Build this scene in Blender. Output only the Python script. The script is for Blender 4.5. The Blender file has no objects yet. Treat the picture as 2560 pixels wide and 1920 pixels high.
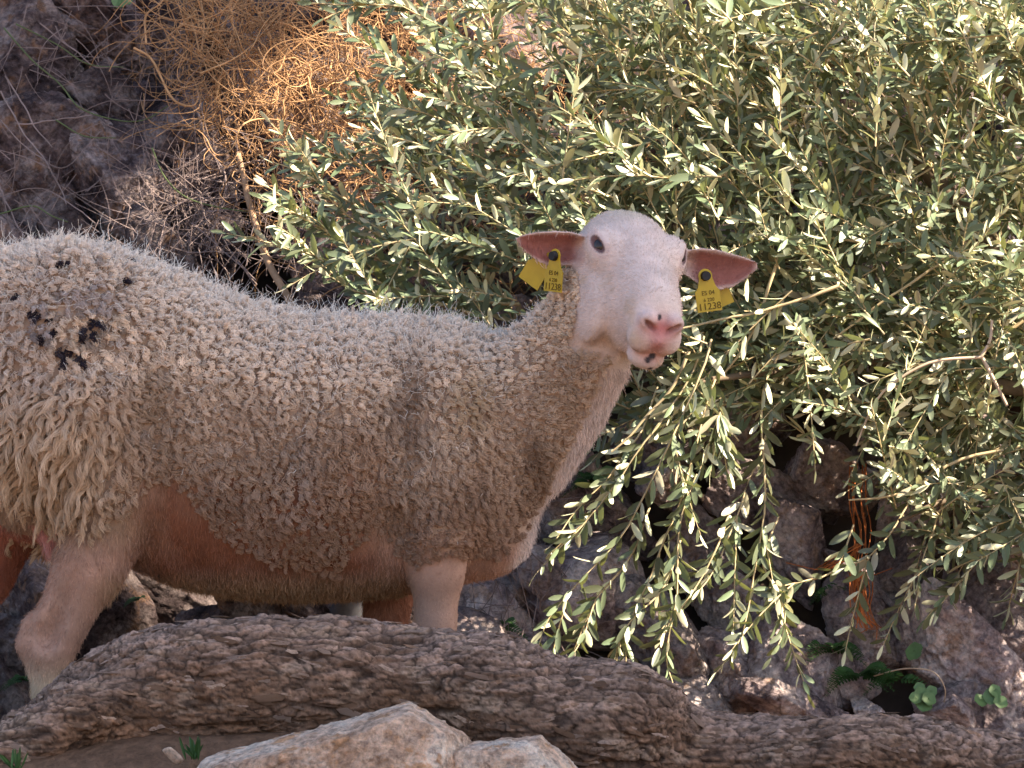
import bpy, bmesh, math, random
import numpy as np
from mathutils import Vector, Matrix, Quaternion

random.seed(7)
RNG = np.random.default_rng(11)
scene = bpy.context.scene
COL = scene.collection

# ------------------------------------------------------------------ camera, sky, sun, exposure
D = 5.0            # camera stands 5 m from the sheep
ZC = 0.56          # camera height
PXM = 1900.0       # photo pixels per metre at the sheep
cam_d = bpy.data.cameras.new('camera')
cam = bpy.data.objects.new('camera', cam_d); COL.objects.link(cam)
cam.location = (0, -D, ZC); cam.rotation_euler = (math.pi / 2, 0, 0)
cam_d.sensor_width = 36.0
cam_d.lens = 36.0 * D / (2560 / PXM)
cam_d.clip_start = 0.05; cam_d.clip_end = 500
cam_d.dof.use_dof = True; cam_d.dof.focus_distance = D - 0.1; cam_d.dof.aperture_fstop = 32
scene.camera = cam

SUN_H = np.array([0.94, -0.34])          # horizontal direction towards the sun
SUN_H = SUN_H / np.linalg.norm(SUN_H)
SUN_EL = math.radians(42)
SUN = np.array([SUN_H[0] * math.cos(SUN_EL), SUN_H[1] * math.cos(SUN_EL), math.sin(SUN_EL)])
world = bpy.data.worlds.new('World'); scene.world = world; world.use_nodes = True
wn = world.node_tree.nodes; wl = world.node_tree.links
bg = wn['Background']
sky = wn.new('ShaderNodeTexSky'); sky.sky_type = 'NISHITA'; sky.sun_disc = False
sky.sun_elevation = SUN_EL; sky.sun_rotation = math.atan2(SUN_H[0], SUN_H[1])
sky.air_density = 1.0; sky.dust_density = 1.5; sky.ozone_density = 1.0
wl.new(sky.outputs[0], bg.inputs[0]); bg.inputs[1].default_value = 0.072
sd = bpy.data.lights.new('sun', 'SUN'); sd.energy = 5.0; sd.angle = math.radians(0.5); sd.color = (1.0, 0.87, 0.68)
so = bpy.data.objects.new('sun', sd); COL.objects.link(so)
so.rotation_euler = Vector(SUN).to_track_quat('Z', 'Y').to_euler()
so.location = (6, -4, 9)
scene.view_settings.view_transform = 'Standard'; scene.view_settings.look = 'None'
scene.view_settings.gamma = 1; scene.view_settings.exposure = 2.3
scene.render.engine = 'CYCLES'
scene.cycles.use_denoising = True
scene.cycles.max_bounces = 6; scene.cycles.diffuse_bounces = 3; scene.cycles.glossy_bounces = 2
scene.cycles.transparent_max_bounces = 8
try:
    scene.cycles_curves.shape = 'RIBBONS'
except Exception:
    pass

# ------------------------------------------------------------------ helpers
def W(px, py, y=0.0):
    """photo pixel seen at depth y -> world point"""
    k = (D + y) / D / PXM
    return np.array([(px - 1280) * k, y, ZC + (960 - py) * k])

def lerp(a, b, t): return a + (b - a) * t
def sstep(a, b, x):
    t = np.clip((x - a) / (b - a), 0, 1); return t * t * (3 - 2 * t)
def unit(v):
    v = np.asarray(v, float); return v / (np.linalg.norm(v, axis=-1, keepdims=True) + 1e-12)

def _hash(ix, iy, iz, seed):
    h = (ix * 374761393 + iy * 668265263 + iz * 2147483647 + seed * 974711) & 0xFFFFFFFF
    h = ((h ^ (h >> 13)) * 1274126177) & 0xFFFFFFFF
    h = ((h ^ (h >> 16)) * 2246822519) & 0xFFFFFFFF
    return ((h ^ (h >> 15)) & 0xFFFFFF) / float(0xFFFFFF)

def vnoise(p, seed=0):
    p = np.asarray(p, float); i = np.floor(p).astype(np.int64); f = p - i
    u = f * f * f * (f * (f * 6 - 15) + 10)
    r = 0
    for dx in (0, 1):
        wx = u[:, 0] if dx else 1 - u[:, 0]
        for dy in (0, 1):
            wy = u[:, 1] if dy else 1 - u[:, 1]
            for dz in (0, 1):
                wz = u[:, 2] if dz else 1 - u[:, 2]
                r = r + wx * wy * wz * _hash(i[:, 0] + dx, i[:, 1] + dy, i[:, 2] + dz, seed)
    return r * 2 - 1

def fbm(p, octv=4, seed=0, gain=0.5, ridge=False):
    p = np.asarray(p, float); a = 1.0; s = 0; n = 0
    for o in range(octv):
        v = vnoise(p * (2.03 ** o) + o * 17.3, seed + o)
        if ridge: v = 1 - 2 * np.abs(v)
        s = s + a * v; n += a; a *= gain
    return s / n

def worley(p, seed=0):
    p = np.asarray(p, float); i = np.floor(p).astype(np.int64)
    f1 = np.full(len(p), 9.0); f2 = np.full(len(p), 9.0); idc = np.zeros(len(p))
    for dx in (-1, 0, 1):
        for dy in (-1, 0, 1):
            for dz in (-1, 0, 1):
                c = i + np.array([dx, dy, dz])
                hx = _hash(c[:, 0], c[:, 1], c[:, 2], seed)
                q = c + np.stack([hx, _hash(c[:, 0], c[:, 1], c[:, 2], seed + 1), _hash(c[:, 0], c[:, 1], c[:, 2], seed + 2)], 1)
                d = np.linalg.norm(p - q, axis=1)
                m = d < f1
                f2 = np.where(m, f1, np.minimum(f2, d)); idc = np.where(m, hx, idc); f1 = np.where(m, d, f1)
    return f1, f2, idc

def np_mesh(name, verts, faces, mat=None, smooth=True):
    """faces: (n,3) or (n,4) array, or a list of index lists"""
    me = bpy.data.meshes.new(name)
    verts = np.asarray(verts, np.float32)
    if isinstance(faces, np.ndarray):
        n, k = faces.shape
        me.vertices.add(len(verts)); me.vertices.foreach_set('co', verts.ravel())
        me.loops.add(n * k); me.loops.foreach_set('vertex_index', faces.astype(np.int32).ravel())
        me.polygons.add(n)
        me.polygons.foreach_set('loop_start', (np.arange(n) * k).astype(np.int32))
        me.polygons.foreach_set('loop_total', np.full(n, k, np.int32))
        me.polygons.foreach_set('use_smooth', np.full(n, smooth, bool))
        me.update(calc_edges=True)
    else:
        me.from_pydata(verts.tolist(), [], [list(f) for f in faces]); me.update()
        for p in me.polygons: p.use_smooth = smooth
    if mat: me.materials.append(mat)
    return me

def link(name, data, parent=None, loc=None):
    o = bpy.data.objects.new(name, data); COL.objects.link(o)
    if parent is not None:
        o.parent = parent
        m = Matrix.Translation(-Vector(parent.location)) if parent.type == 'EMPTY' else Matrix.Identity(4)
        o.matrix_parent_inverse = m
    if loc is not None: o.location = loc
    return o

def tag(o, label=None, cat=None, group=None, kind=None):
    if label: o['label'] = label
    if cat: o['category'] = cat
    if group: o['group'] = group
    if kind: o['kind'] = kind
    return o

def thing(name, loc, label, cat, group=None):
    o = bpy.data.objects.new(name, None); COL.objects.link(o); o.location = loc
    o.empty_display_size = 0.05
    return tag(o, label, cat, group)

def set_col(me, col, name='Col'):
    a = me.color_attributes.new(name, 'FLOAT_COLOR', 'POINT')
    c = np.ones((len(me.vertices), 4), np.float32); c[:, :3] = col
    a.data.foreach_set('color', c.ravel())

def normals_of(verts, faces):
    n = np.zeros_like(verts)
    a, b, c = verts[faces[:, 0]], verts[faces[:, 1]], verts[faces[:, 2]]
    fn = np.cross(b - a, c - a) if faces.shape[1] == 3 else np.cross(c - a, verts[faces[:, 3]] - b)
    for k in range(faces.shape[1]):
        for d in range(3):
            n[:, d] += np.bincount(faces[:, k], fn[:, d], len(verts))
    return unit(n)

def laplace(verts, faces, it, w=0.5, mask=None):
    k = faces.shape[1]
    e = np.concatenate([np.stack([faces[:, i], faces[:, (i + 1) % k]], 1) for i in range(k)])
    e = np.concatenate([e, e[:, ::-1]])
    cnt = np.bincount(e[:, 0], minlength=len(verts))[:, None] + 1e-9
    m = w if mask is None else (w * mask)[:, None]
    for _ in range(it):
        s = np.stack([np.bincount(e[:, 0], verts[e[:, 1], d], len(verts)) for d in range(3)], 1) / cnt
        verts = verts + (s - verts) * m
    return verts

# ---- signed distance volume on a rectilinear grid
class Vol:
    def __init__(s, xs, ys, zs):
        s.x, s.y, s.z = [np.asarray(a, np.float32) for a in (xs, ys, zs)]
        s.F = np.full((len(s.x), len(s.y), len(s.z)), 0.5, np.float32)
    def box(s, lo, hi):
        r = []
        for a, l, h in zip((s.x, s.y, s.z), lo, hi):
            i0 = max(0, int(np.searchsorted(a, l)) - 1); i1 = min(len(a), int(np.searchsorted(a, h)) + 1)
            r.append(slice(i0, max(i1, i0)))
        return tuple(r)
    def op(s, fn, lo, hi, k, sub=False):
        pad = k + 0.012
        b = s.box(np.asarray(lo) - pad, np.asarray(hi) + pad)
        X, Y, Z = np.meshgrid(s.x[b[0]], s.y[b[1]], s.z[b[2]], indexing='ij')
        if X.size == 0: return
        v = fn(X, Y, Z).astype(np.float32); a = s.F[b]
        if sub:
            v = -v; h = np.clip(0.5 - 0.5 * (a - v) / k, 0, 1); s.F[b] = a + (v - a) * h + k * h * (1 - h)
        else:
            h = np.clip(0.5 + 0.5 * (v - a) / k, 0, 1); s.F[b] = v + (a - v) * h - k * h * (1 - h)
    def cone(s, a, b, ra, rb, k=0.02, sub=False):
        a = np.asarray(a, float); b = np.asarray(b, float); r = max(ra, rb); ba = b - a; L2 = float(ba @ ba)
        def fn(X, Y, Z):
            t = np.clip(((X - a[0]) * ba[0] + (Y - a[1]) * ba[1] + (Z - a[2]) * ba[2]) / L2, 0, 1)
            return np.sqrt((X - a[0] - t * ba[0]) ** 2 + (Y - a[1] - t * ba[1]) ** 2 + (Z - a[2] - t * ba[2]) ** 2) - (ra + (rb - ra) * t)
        s.op(fn, np.minimum(a, b) - r, np.maximum(a, b) + r, k, sub)
    def chain(s, pts, rad, k=0.02):
        for i in range(len(pts) - 1): s.cone(pts[i], pts[i + 1], rad[i], rad[i + 1], k)
    def ell(s, c, r, R=None, k=0.02, sub=False):
        c = np.asarray(c, float); r = np.asarray(r, float); R = np.eye(3) if R is None else np.asarray(R)
        m = float(r.max()); rm = float(r.min())
        def fn(X, Y, Z):
            p = (X - c[0], Y - c[1], Z - c[2]); q2 = 0; g2 = 0
            for j in range(3):
                u = R[0, j] * p[0] + R[1, j] * p[1] + R[2, j] * p[2]
                q2 = q2 + (u / r[j]) ** 2; g2 = g2 + (u / r[j] ** 2) ** 2
            q = np.sqrt(q2)
            return q * (q - 1) / (np.sqrt(g2) + 1e-6)
        s.op(fn, c - m, c + m, k, sub)
    def mesh(s):
        F = s.F; ins = F < 0
        n = np.zeros(tuple(d - 1 for d in F.shape), np.int8)
        for dx in (0, 1):
            for dy in (0, 1):
                for dz in (0, 1):
                    n += ins[dx:F.shape[0] - 1 + dx, dy:F.shape[1] - 1 + dy, dz:F.shape[2] - 1 + dz]
        act = (n > 0) & (n < 8)
        I = np.argwhere(act); idx = np.full(act.shape, -1, np.int32); idx[act] = np.arange(len(I))
        P = np.zeros((len(I), 3)); C = np.zeros(len(I)); ax = (s.x, s.y, s.z)
        for d in range(3):
            o1, o2 = [q for q in range(3) if q != d]
            for a in (0, 1):
                for b in (0, 1):
                    i0 = I.copy(); i0[:, o1] += a; i0[:, o2] += b; i1 = i0.copy(); i1[:, d] += 1
                    f0 = F[i0[:, 0], i0[:, 1], i0[:, 2]]; f1 = F[i1[:, 0], i1[:, 1], i1[:, 2]]
                    m = (f0 < 0) != (f1 < 0); t = np.where(m, f0 / np.where(m, f0 - f1, 1), 0)
                    q = np.stack([ax[j][i0[:, j]] for j in range(3)], 1).astype(float)
                    q[:, d] += t * (ax[d][i1[:, d]] - ax[d][i0[:, d]])
                    P += q * m[:, None]; C += m
        P /= np.maximum(C, 1)[:, None]
        quads = []
        for d in range(3):
            o1, o2 = (d + 1) % 3, (d + 2) % 3
            sl0 = [slice(None)] * 3; sl1 = [slice(None)] * 3; sl0[d] = slice(0, -1); sl1[d] = slice(1, None)
            for o in (o1, o2):
                sl0[o] = slice(1, -1); sl1[o] = slice(1, -1)
            A = ins[tuple(sl0)]; B = ins[tuple(sl1)]
            E = np.argwhere(A != B); flip = A[E[:, 0], E[:, 1], E[:, 2]]
            E = E.copy(); E[:, o1] += 1; E[:, o2] += 1
            def cell(a, b):
                c = E.copy(); c[:, o1] -= a; c[:, o2] -= b; return idx[c[:, 0], c[:, 1], c[:, 2]]
            q = np.stack([cell(1, 1), cell(0, 1), cell(0, 0), cell(1, 0)], 1)
            q[~flip] = q[~flip][:, ::-1]
            quads.append(q)
        return P, np.concatenate(quads)

# ---- tubes: many poly-lines into one mesh
def tube_arrays(pts, rad, sides=5):
    """pts (n,3), rad (n,) -> verts, quads (open tube with pinched ends)"""
    pts = np.asarray(pts, float); n = len(pts)
    t = unit(np.gradient(pts, axis=0))
    up = np.where(np.abs(t[:, 2:3]) < 0.9, np.array([[0, 0, 1.0]]), np.array([[1.0, 0, 0]]))
    a = unit(np.cross(t, up)); b = np.cross(t, a)
    ang = np.arange(sides) * 2 * math.pi / sides
    v = pts[:, None, :] + (a[:, None, :] * np.cos(ang)[None, :, None] + b[:, None, :] * np.sin(ang)[None, :, None]) * np.asarray(rad)[:, None, None]
    i = np.arange(n - 1)[:, None] * sides; j = np.arange(sides)[None, :]; j2 = (j + 1) % sides
    q = np.stack([i + j, i + j2, i + sides + j2, i + sides + j], -1).reshape(-1, 4)
    return v.reshape(-1, 3), q

def tubes_mesh(name, lines, mat, sides=5):
    V = []; Q = []; o = 0
    for p, r in lines:
        v, q = tube_arrays(p, r, sides); V.append(v); Q.append(q + o); o += len(v)
    return np_mesh(name, np.concatenate(V), np.concatenate(Q), mat)

def spline(pts, n):
    """Catmull-Rom through pts"""
    P = np.asarray(pts, float); P = np.vstack([2 * P[0] - P[1], P, 2 * P[-1] - P[-2]])
    m = len(P) - 3; u = np.linspace(0, m - 1e-6, n); i = u.astype(int); t = (u - i)[:, None]
    a, b, c, d = P[i], P[i + 1], P[i + 2], P[i + 3]
    return 0.5 * ((2 * b) + (c - a) * t + (2 * a - 5 * b + 4 * c - d) * t ** 2 + (3 * b - a - 3 * c + d) * t ** 3)

# ------------------------------------------------------------------ materials
def mat_new(name, rough=0.85, spec=0.25):
    m = bpy.data.materials.new(name); m.use_nodes = True
    b = m.node_tree.nodes['Principled BSDF']
    b.inputs['Roughness'].default_value = rough; b.inputs['Specular IOR Level'].default_value = spec
    return m, m.node_tree.nodes, m.node_tree.links, b

def ramp(N, L, src, stops, interp='LINEAR'):
    r = N.new('ShaderNodeValToRGB'); r.color_ramp.interpolation = interp
    while len(r.color_ramp.elements) < len(stops): r.color_ramp.elements.new(0.5)
    for e, (p, c) in zip(r.color_ramp.elements, stops):
        e.position = p; e.color = (*c, 1) if len(c) == 3 else c
    L.new(src, r.inputs[0]); return r.outputs[0]

def noise_n(N, L, vec, scale, detail=6, rough=0.6, dist=0.0):
    n = N.new('ShaderNodeTexNoise'); n.inputs['Scale'].default_value = scale
    n.inputs['Detail'].default_value = detail; n.inputs['Roughness'].default_value = rough
    n.inputs['Distortion'].default_value = dist
    L.new(vec, n.inputs['Vector']); return n.outputs['Fac']

def mixc(N, L, fac, a, b, mode='MIX'):
    m = N.new('ShaderNodeMix'); m.data_type = 'RGBA'; m.blend_type = mode
    for s, v in ((0, fac), (6, a), (7, b)):
        if isinstance(v, (int, float)): m.inputs[s].default_value = v
        elif isinstance(v, tuple): m.inputs[s].default_value = (*v, 1)
        else: L.new(v, m.inputs[s])
    return m.outputs[2]

def bump(N, L, h, strength, dist, normal=None):
    b = N.new('ShaderNodeBump'); b.inputs['Strength'].default_value = strength; b.inputs['Distance'].default_value = dist
    L.new(h, b.inputs['Height'])
    if normal is not None: L.new(normal, b.inputs['Normal'])
    return b.outputs[0]

def mat_plain(name, col, rough=0.8, spec=0.25, var=0.25, scale=30.0, trans=0.0):
    m, N, L, b = mat_new(name, rough, spec)
    tc = N.new('ShaderNodeTexCoord'); f = noise_n(N, L, tc.outputs['Object'], scale)
    c = ramp(N, L, f, [(0.25, tuple(x * (1 - var) for x in col)), (0.75, tuple(min(1, x * (1 + var)) for x in col))])
    L.new(c, b.inputs['Base Color'])
    return m

def mat_rock(name, dark, mid, lite, spot, rnd=True):
    m, N, L, b = mat_new(name, 0.92, 0.15)
    tc = N.new('ShaderNodeTexCoord'); v = tc.outputs['Object']
    oi = N.new('ShaderNodeObjectInfo')
    ad = N.new('ShaderNodeVectorMath'); ad.operation = 'MULTIPLY_ADD'
    L.new(oi.outputs['Random'], ad.inputs[0]); ad.inputs[1].default_value = (31, 17, 53); L.new(v, ad.inputs[2])
    v = ad.outputs[0]
    n1 = noise_n(N, L, v, 11, 9, 0.68, 0.15); n2 = noise_n(N, L, v, 95, 8, 0.72); n3 = noise_n(N, L, v, 30, 7, 0.65, 0.3)
    c = ramp(N, L, n1, [(0.36, dark), (0.47, mid), (0.60, lite)])
    s = ramp(N, L, n3, [(0.56, (0, 0, 0)), (0.64, (1, 1, 1))])
    c = mixc(N, L, s, c, spot)
    s2 = ramp(N, L, n2, [(0.36, (0.28, 0.26, 0.28)), (0.48, (0.80, 0.80, 0.80)), (0.62, (1.35, 1.32, 1.3))])
    c = mixc(N, L, 0.75, c, s2, 'MULTIPLY')
    if rnd:
        hv = N.new('ShaderNodeHueSaturation'); L.new(c, hv.inputs['Color'])
        mr = N.new('ShaderNodeMapRange'); mr.inputs[3].default_value = 0.6; mr.inputs[4].default_value = 1.4
        L.new(oi.outputs['Random'], mr.inputs[0]); L.new(mr.outputs[0], hv.inputs['Value']); c = hv.outputs[0]
    wv = N.new('ShaderNodeVectorMath'); wv.operation = 'MULTIPLY_ADD'; nz = N.new('ShaderNodeTexNoise'); nz.inputs['Scale'].default_value = 7; nz.inputs['Detail'].default_value = 5
    L.new(v, nz.inputs['Vector']); L.new(nz.outputs['Color'], wv.inputs[0]); wv.inputs[1].default_value = (.12, .12, .12); L.new(v, wv.inputs[2])
    ve = N.new('ShaderNodeTexVoronoi'); ve.feature = 'DISTANCE_TO_EDGE'; ve.inputs['Scale'].default_value = 6; L.new(wv.outputs[0], ve.inputs['Vector'])
    fis = ramp(N, L, ve.outputs['Distance'], [(0.0, (0.25, 0.22, 0.22)), (0.022, (1, 1, 1))])
    c = mixc(N, L, 0.35, c, fis, 'MULTIPLY')
    L.new(c, b.inputs['Base Color'])
    vo = N.new('ShaderNodeTexVoronoi'); vo.inputs['Scale'].default_value = 60; vo.feature = 'F1'; L.new(v, vo.inputs['Vector'])
    k = bump(N, L, n2, 1.0, 0.010)
    k = bump(N, L, n3, 1.0, 0.022, k)
    k = bump(N, L, vo.outputs['Distance'], 0.5, 0.010, k)
    k = bump(N, L, fis, 0.5, 0.006, k)
    L.new(k, b.inputs['Normal'])
    return m

M = {}
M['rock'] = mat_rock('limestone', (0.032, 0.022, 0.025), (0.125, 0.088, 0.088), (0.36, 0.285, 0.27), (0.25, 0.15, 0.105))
M['rock_warm_lit'] = mat_rock('warm_limestone_lit', (0.11, 0.085, 0.095), (0.36, 0.275, 0.275), (0.64, 0.535, 0.51), (0.42, 0.29, 0.235))  # warm stone, paled to paint in light missing under the olive
M['rock_pale'] = mat_rock('pale_limestone', (0.56, 0.36, 0.25), (0.80, 0.57, 0.43), (0.88, 0.73, 0.61), (0.66, 0.38, 0.22), False)

def mat_attr(name, rough=0.85, spec=0.2, bscale=0, bdist=0.002, var=0.0, sss=0.0):
    m, N, L, b = mat_new(name, rough, spec)
    a = N.new('ShaderNodeAttribute'); a.attribute_name = 'Col'; c = a.outputs['Color']
    tc = N.new('ShaderNodeTexCoord')
    if var:
        f = noise_n(N, L, tc.outputs['Object'], bscale or 60, 6, 0.65)
        c = mixc(N, L, 1.0, c, ramp(N, L, f, [(0.3, (1 - var,) * 3), (0.7, (1 + var * 0.6,) * 3)]), 'MULTIPLY')
    L.new(c, b.inputs['Base Color'])
    if bscale:
        L.new(bump(N, L, noise_n(N, L, tc.outputs['Object'], bscale, 6, 0.65), 0.8, bdist), b.inputs['Normal'])
    if sss:
        b.inputs['Subsurface Weight'].default_value = sss; b.inputs['Subsurface Radius'].default_value = (0.012, 0.005, 0.003)
        b.inputs['Subsurface Scale'].default_value = 0.5
    return m
M['skin'] = mat_attr('sheep_skin_and_short_hair', 0.7, 0.2, 260, 0.0015, 0.10)
M['wool'] = mat_attr('wool_fibre', 0.9, 0.1)
M['bark'] = mat_attr('flaky_bark', 0.95, 0.1, 170, 0.006, 0.35)
M['flake'] = mat_plain('bark_flake', (0.36, 0.28, 0.255), 0.95, 0.1, 0.5, 14)
M['earth'] = mat_attr('stony_earth', 1.0, 0.1, 60, 0.02, 0.4)
M['soil'] = mat_plain('dry_soil', (0.085, 0.060, 0.048), 1, 0.1, 0.5, 14)

def mat_leaf(name, top, under, trans):
    m, N, L, b = mat_new(name, 0.40, 0.5)
    oi = N.new('ShaderNodeObjectInfo'); tc = N.new('ShaderNodeTexCoord')
    a = N.new('ShaderNodeAttribute'); a.attribute_name = 'Rnd'
    g = N.new('ShaderNodeNewGeometry')
    c = mixc(N, L, g.outputs['Backfacing'], top, under)
    hv = N.new('ShaderNodeHueSaturation'); L.new(c, hv.inputs['Color'])
    mr = N.new('ShaderNodeMapRange'); mr.inputs[3].default_value = 0.55; mr.inputs[4].default_value = 1.5
    L.new(a.outputs['Fac'], mr.inputs[0]); L.new(mr.outputs[0], hv.inputs['Value'])
    mh = N.new('ShaderNodeMapRange'); mh.inputs[3].default_value = 0.47; mh.inputs[4].default_value = 0.53
    L.new(a.outputs['Fac'], mh.inputs[0]); L.new(mh.outputs[0], hv.inputs['Hue'])
    L.new(hv.outputs[0], b.inputs['Base Color'])
    t = N.new('ShaderNodeBsdfTranslucent'); L.new(mixc(N, L, 0.6, hv.outputs[0], (0.42, 0.44, 0.10)), t.inputs['Color'])
    ms = N.new('ShaderNodeMixShader'); ms.inputs[0].default_value = trans
    L.new(b.outputs[0], ms.inputs[1]); L.new(t.outputs[0], ms.inputs[2])
    L.new(ms.outputs[0], N['Material Output'].inputs['Surface'])
    return m
M['olive'] = mat_leaf('olive_leaf', (0.118, 0.145, 0.084), (0.55, 0.53, 0.36), 0.17)
M['twig'] = mat_plain('olive_twig', (0.46, 0.36, 0.21), 0.8, 0.2, 0.3, 40)
M['limb'] = mat_plain('olive_limb', (0.14, 0.105, 0.075), 0.9, 0.1, 0.4, 60)
M['vine'] = mat_plain('dry_vine', (0.40, 0.225, 0.110), 0.8, 0.25, 0.65, 14)
M['vine_grey'] = mat_plain('grey_vine', (0.22, 0.165, 0.155), 0.85, 0.2, 0.45, 12)
M['vine_green'] = mat_plain('green_stem', (0.085, 0.11, 0.04), 0.6, 0.3, 0.3, 12)
M['straw'] = mat_plain('straw', (0.48, 0.36, 0.26), 0.8, 0.2, 0.3, 20)
M['twine'] = mat_plain('orange_dry_fibre', (0.50, 0.15, 0.045), 0.8, 0.2, 0.4, 40)
M['weed'] = mat_plain('green_weed', (0.030, 0.075, 0.016), 0.55, 0.3, 0.4, 40)
M['weed_pale'] = mat_plain('pale_green_weed', (0.10, 0.17, 0.06), 0.5, 0.35, 0.3, 60)
M['grey_trunk'] = mat_plain('grey_smooth_bark', (0.20, 0.19, 0.20), 0.9, 0.1, 0.35, 50)
M['tag'] = mat_plain('yellow_tag_plastic', (0.42, 0.285, 0.012), 0.45, 0.4, 0.12, 60)
M['tag_black'] = mat_plain('black_plastic', (0.008, 0.008, 0.012), 0.5, 0.3, 0.1, 60)
M['ink'] = mat_plain('tag_ink', (0.10, 0.065, 0.01), 0.7, 0.2, 0.1, 60)
m_, N_, L_, b_ = mat_new('eye', 0.2, 0.4); b_.inputs['Base Color'].default_value = (0.018, 0.016, 0.02, 1); M['eye'] = m_
m_, N_, L_, b_ = mat_new('eye_iris', 0.25, 0.35); b_.inputs['Base Color'].default_value = (0.035, 0.030, 0.032, 1); M['iris'] = m_

# ------------------------------------------------------------------ ground, added sun blocker out of view
def wall_y(z): return 0.50 + 0.72 * z          # the sloping face of the stony bank

def build_ground():
    n = 90
    xs = np.concatenate([np.linspace(-120, -3, 14), np.linspace(-2.8, 2.8, 140), np.linspace(3, 120, 14)])
    ys = np.concatenate([np.linspace(-120, -3, 14), np.linspace(-2.8, 0.48, 90)])
    X, Y = np.meshgrid(xs, ys, indexing='ij')
    p = np.stack([X.ravel(), Y.ravel(), np.zeros(X.size)], 1)
    near = np.exp(-(p[:, 0] ** 2 + (p[:, 1] + 0.5) ** 2) / 9)
    p[:, 2] = fbm(p * np.array([3, 3, 1]), 4, 3) * 0.03 * near - 0.01
    # soil heaped against the near side of the log
    p[:, 2] += 0.15 * np.exp(-((p[:, 1] + 0.48) / 0.20) ** 2) * np.minimum(near * 1.15, 1) * (.35 + .65 * sstep(.10, -.25, p[:, 0]))
    # camera side falls away a little so the lens looks over it
    p[:, 2] -= 0.12 * sstep(-1.0, -2.2, p[:, 1])
    nx, ny = len(xs), len(ys)
    i = np.arange(nx - 1)[:, None] * ny + np.arange(ny - 1)[None, :]
    q = np.stack([i, i + ny, i + ny + 1, i + 1], -1).reshape(-1, 4)
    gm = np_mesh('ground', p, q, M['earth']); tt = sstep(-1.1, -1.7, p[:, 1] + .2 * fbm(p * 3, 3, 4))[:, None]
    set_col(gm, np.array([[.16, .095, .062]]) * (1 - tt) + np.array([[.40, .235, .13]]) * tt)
    tag(link('ground', gm), 'bare brown soil under the sheep and the log', kind='structure')
    # earth bank behind the stones
    xs = np.linspace(-6, 6, 140); us = np.linspace(0, 1, 60)
    X, U = np.meshgrid(xs, us, indexing='ij')
    Z = -0.05 + 3.3 * U; Y = wall_y(Z) + 0.10
    p = np.stack([X.ravel(), Y.ravel(), Z.ravel()], 1)
    p[:, 1] += 0.05 * fbm(p * 4, 4, 9)
    hc = W(650, 560, 1.0); p[:, 1] += 0.30 * np.exp(-((p[:, 0] - hc[0]) / .17) ** 2 - ((p[:, 2] - hc[2]) / .2) ** 2)
    i = np.arange(len(xs) - 1)[:, None] * len(us) + np.arange(len(us) - 1)[None, :]
    q = np.stack([i, i + len(us), i + len(us) + 1, i + 1], -1).reshape(-1, 4)
    tag(link('earth_bank', np_mesh('earth_bank', p, q, M['soil'])), 'dark earth bank behind the stones', kind='structure')
build_ground()

def build_sun_block():
    """added rock slab out of view, shaped to keep the sun off the sheep"""
    N2 = np.array([-SUN_H[1], SUN_H[0]])
    if N2 @ np.array([0, 1]) < 0: N2 = -N2
    te = math.tan(SUN_EL); dist = 6.0
    es = np.array([-6, 1.0, 1.15, 1.3, 1.47, 1.6, 1.72, 1.80, 1.92, 4.2]); cs = np.array([0.13, 0.14, 0.16, 0.20, 0.34, 0.55, 0.74, 0.92, 2.6, 3.0])  # edge profile of the made-up blocker, set by where its shade should end
    ee = np.linspace(-6, 3.4, 90); cc = np.linspace(0, 1, 60)
    E, S = np.meshgrid(ee, cc, indexing='ij')
    edge = np.interp(E, es, cs) + 0.02 * fbm(np.stack([E.ravel() * 2.2, np.zeros(E.size), np.zeros(E.size)], 1), 3, 5).reshape(E.shape)
    Cc = edge - (1 - S) * (1.75 + edge)
    dd = dist + 0.25 * fbm(np.stack([E.ravel(), Cc.ravel(), 0 * E.ravel()], 1) * 1.3, 5, 21).reshape(E.shape) * np.where(S > 0.985, 0, 1)
    V = []
    for thick in (0.0, 1.6):
        P = np.zeros(E.shape + (3,))
        P[..., 0] = Cc * N2[0] + (dd + thick) * SUN_H[0]; P[..., 1] = Cc * N2[1] + (dd + thick) * SUN_H[1]
        P[..., 2] = E + te * (dist + thick)
        V.append(P.reshape(-1, 3))
    n = 60; m = 90
    i = np.arange(m - 1)[:, None] * n + np.arange(n - 1)[None, :]
    q = np.stack([i, i + 1, i + n + 1, i + n], -1).reshape(-1, 4); o = m * n
    rim = [i for i in range(n)] + [k * n + n - 1 for k in range(1, m)] + [(m - 1) * n + k for k in range(n - 2, -1, -1)] + [k * n for k in range(m - 2, 0, -1)]
    rim = np.array(rim); r2 = np.roll(rim, -1)
    side = np.stack([rim, r2, r2 + o, rim + o], 1)
    me = np_mesh('sun_block_mesh', np.concatenate(V), np.concatenate([q, q[:, ::-1] + o, side]), M['rock'])
    tag(link('added_sun_block', me), 'added rock slab out of view that shades the sheep', kind='structure')
build_sun_block()

# ------------------------------------------------------------------ stones
_ICO = {}
def ico(sub):
    if sub not in _ICO:
        bm = bmesh.new(); bmesh.ops.create_icosphere(bm, subdivisions=sub, radius=1.0)
        v = np.array([x.co[:] for x in bm.verts]); f = np.array([[x.index for x in p.verts] for p in bm.faces]); bm.free()
        _ICO[sub] = (unit(v), f)
    return _ICO[sub]

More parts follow.
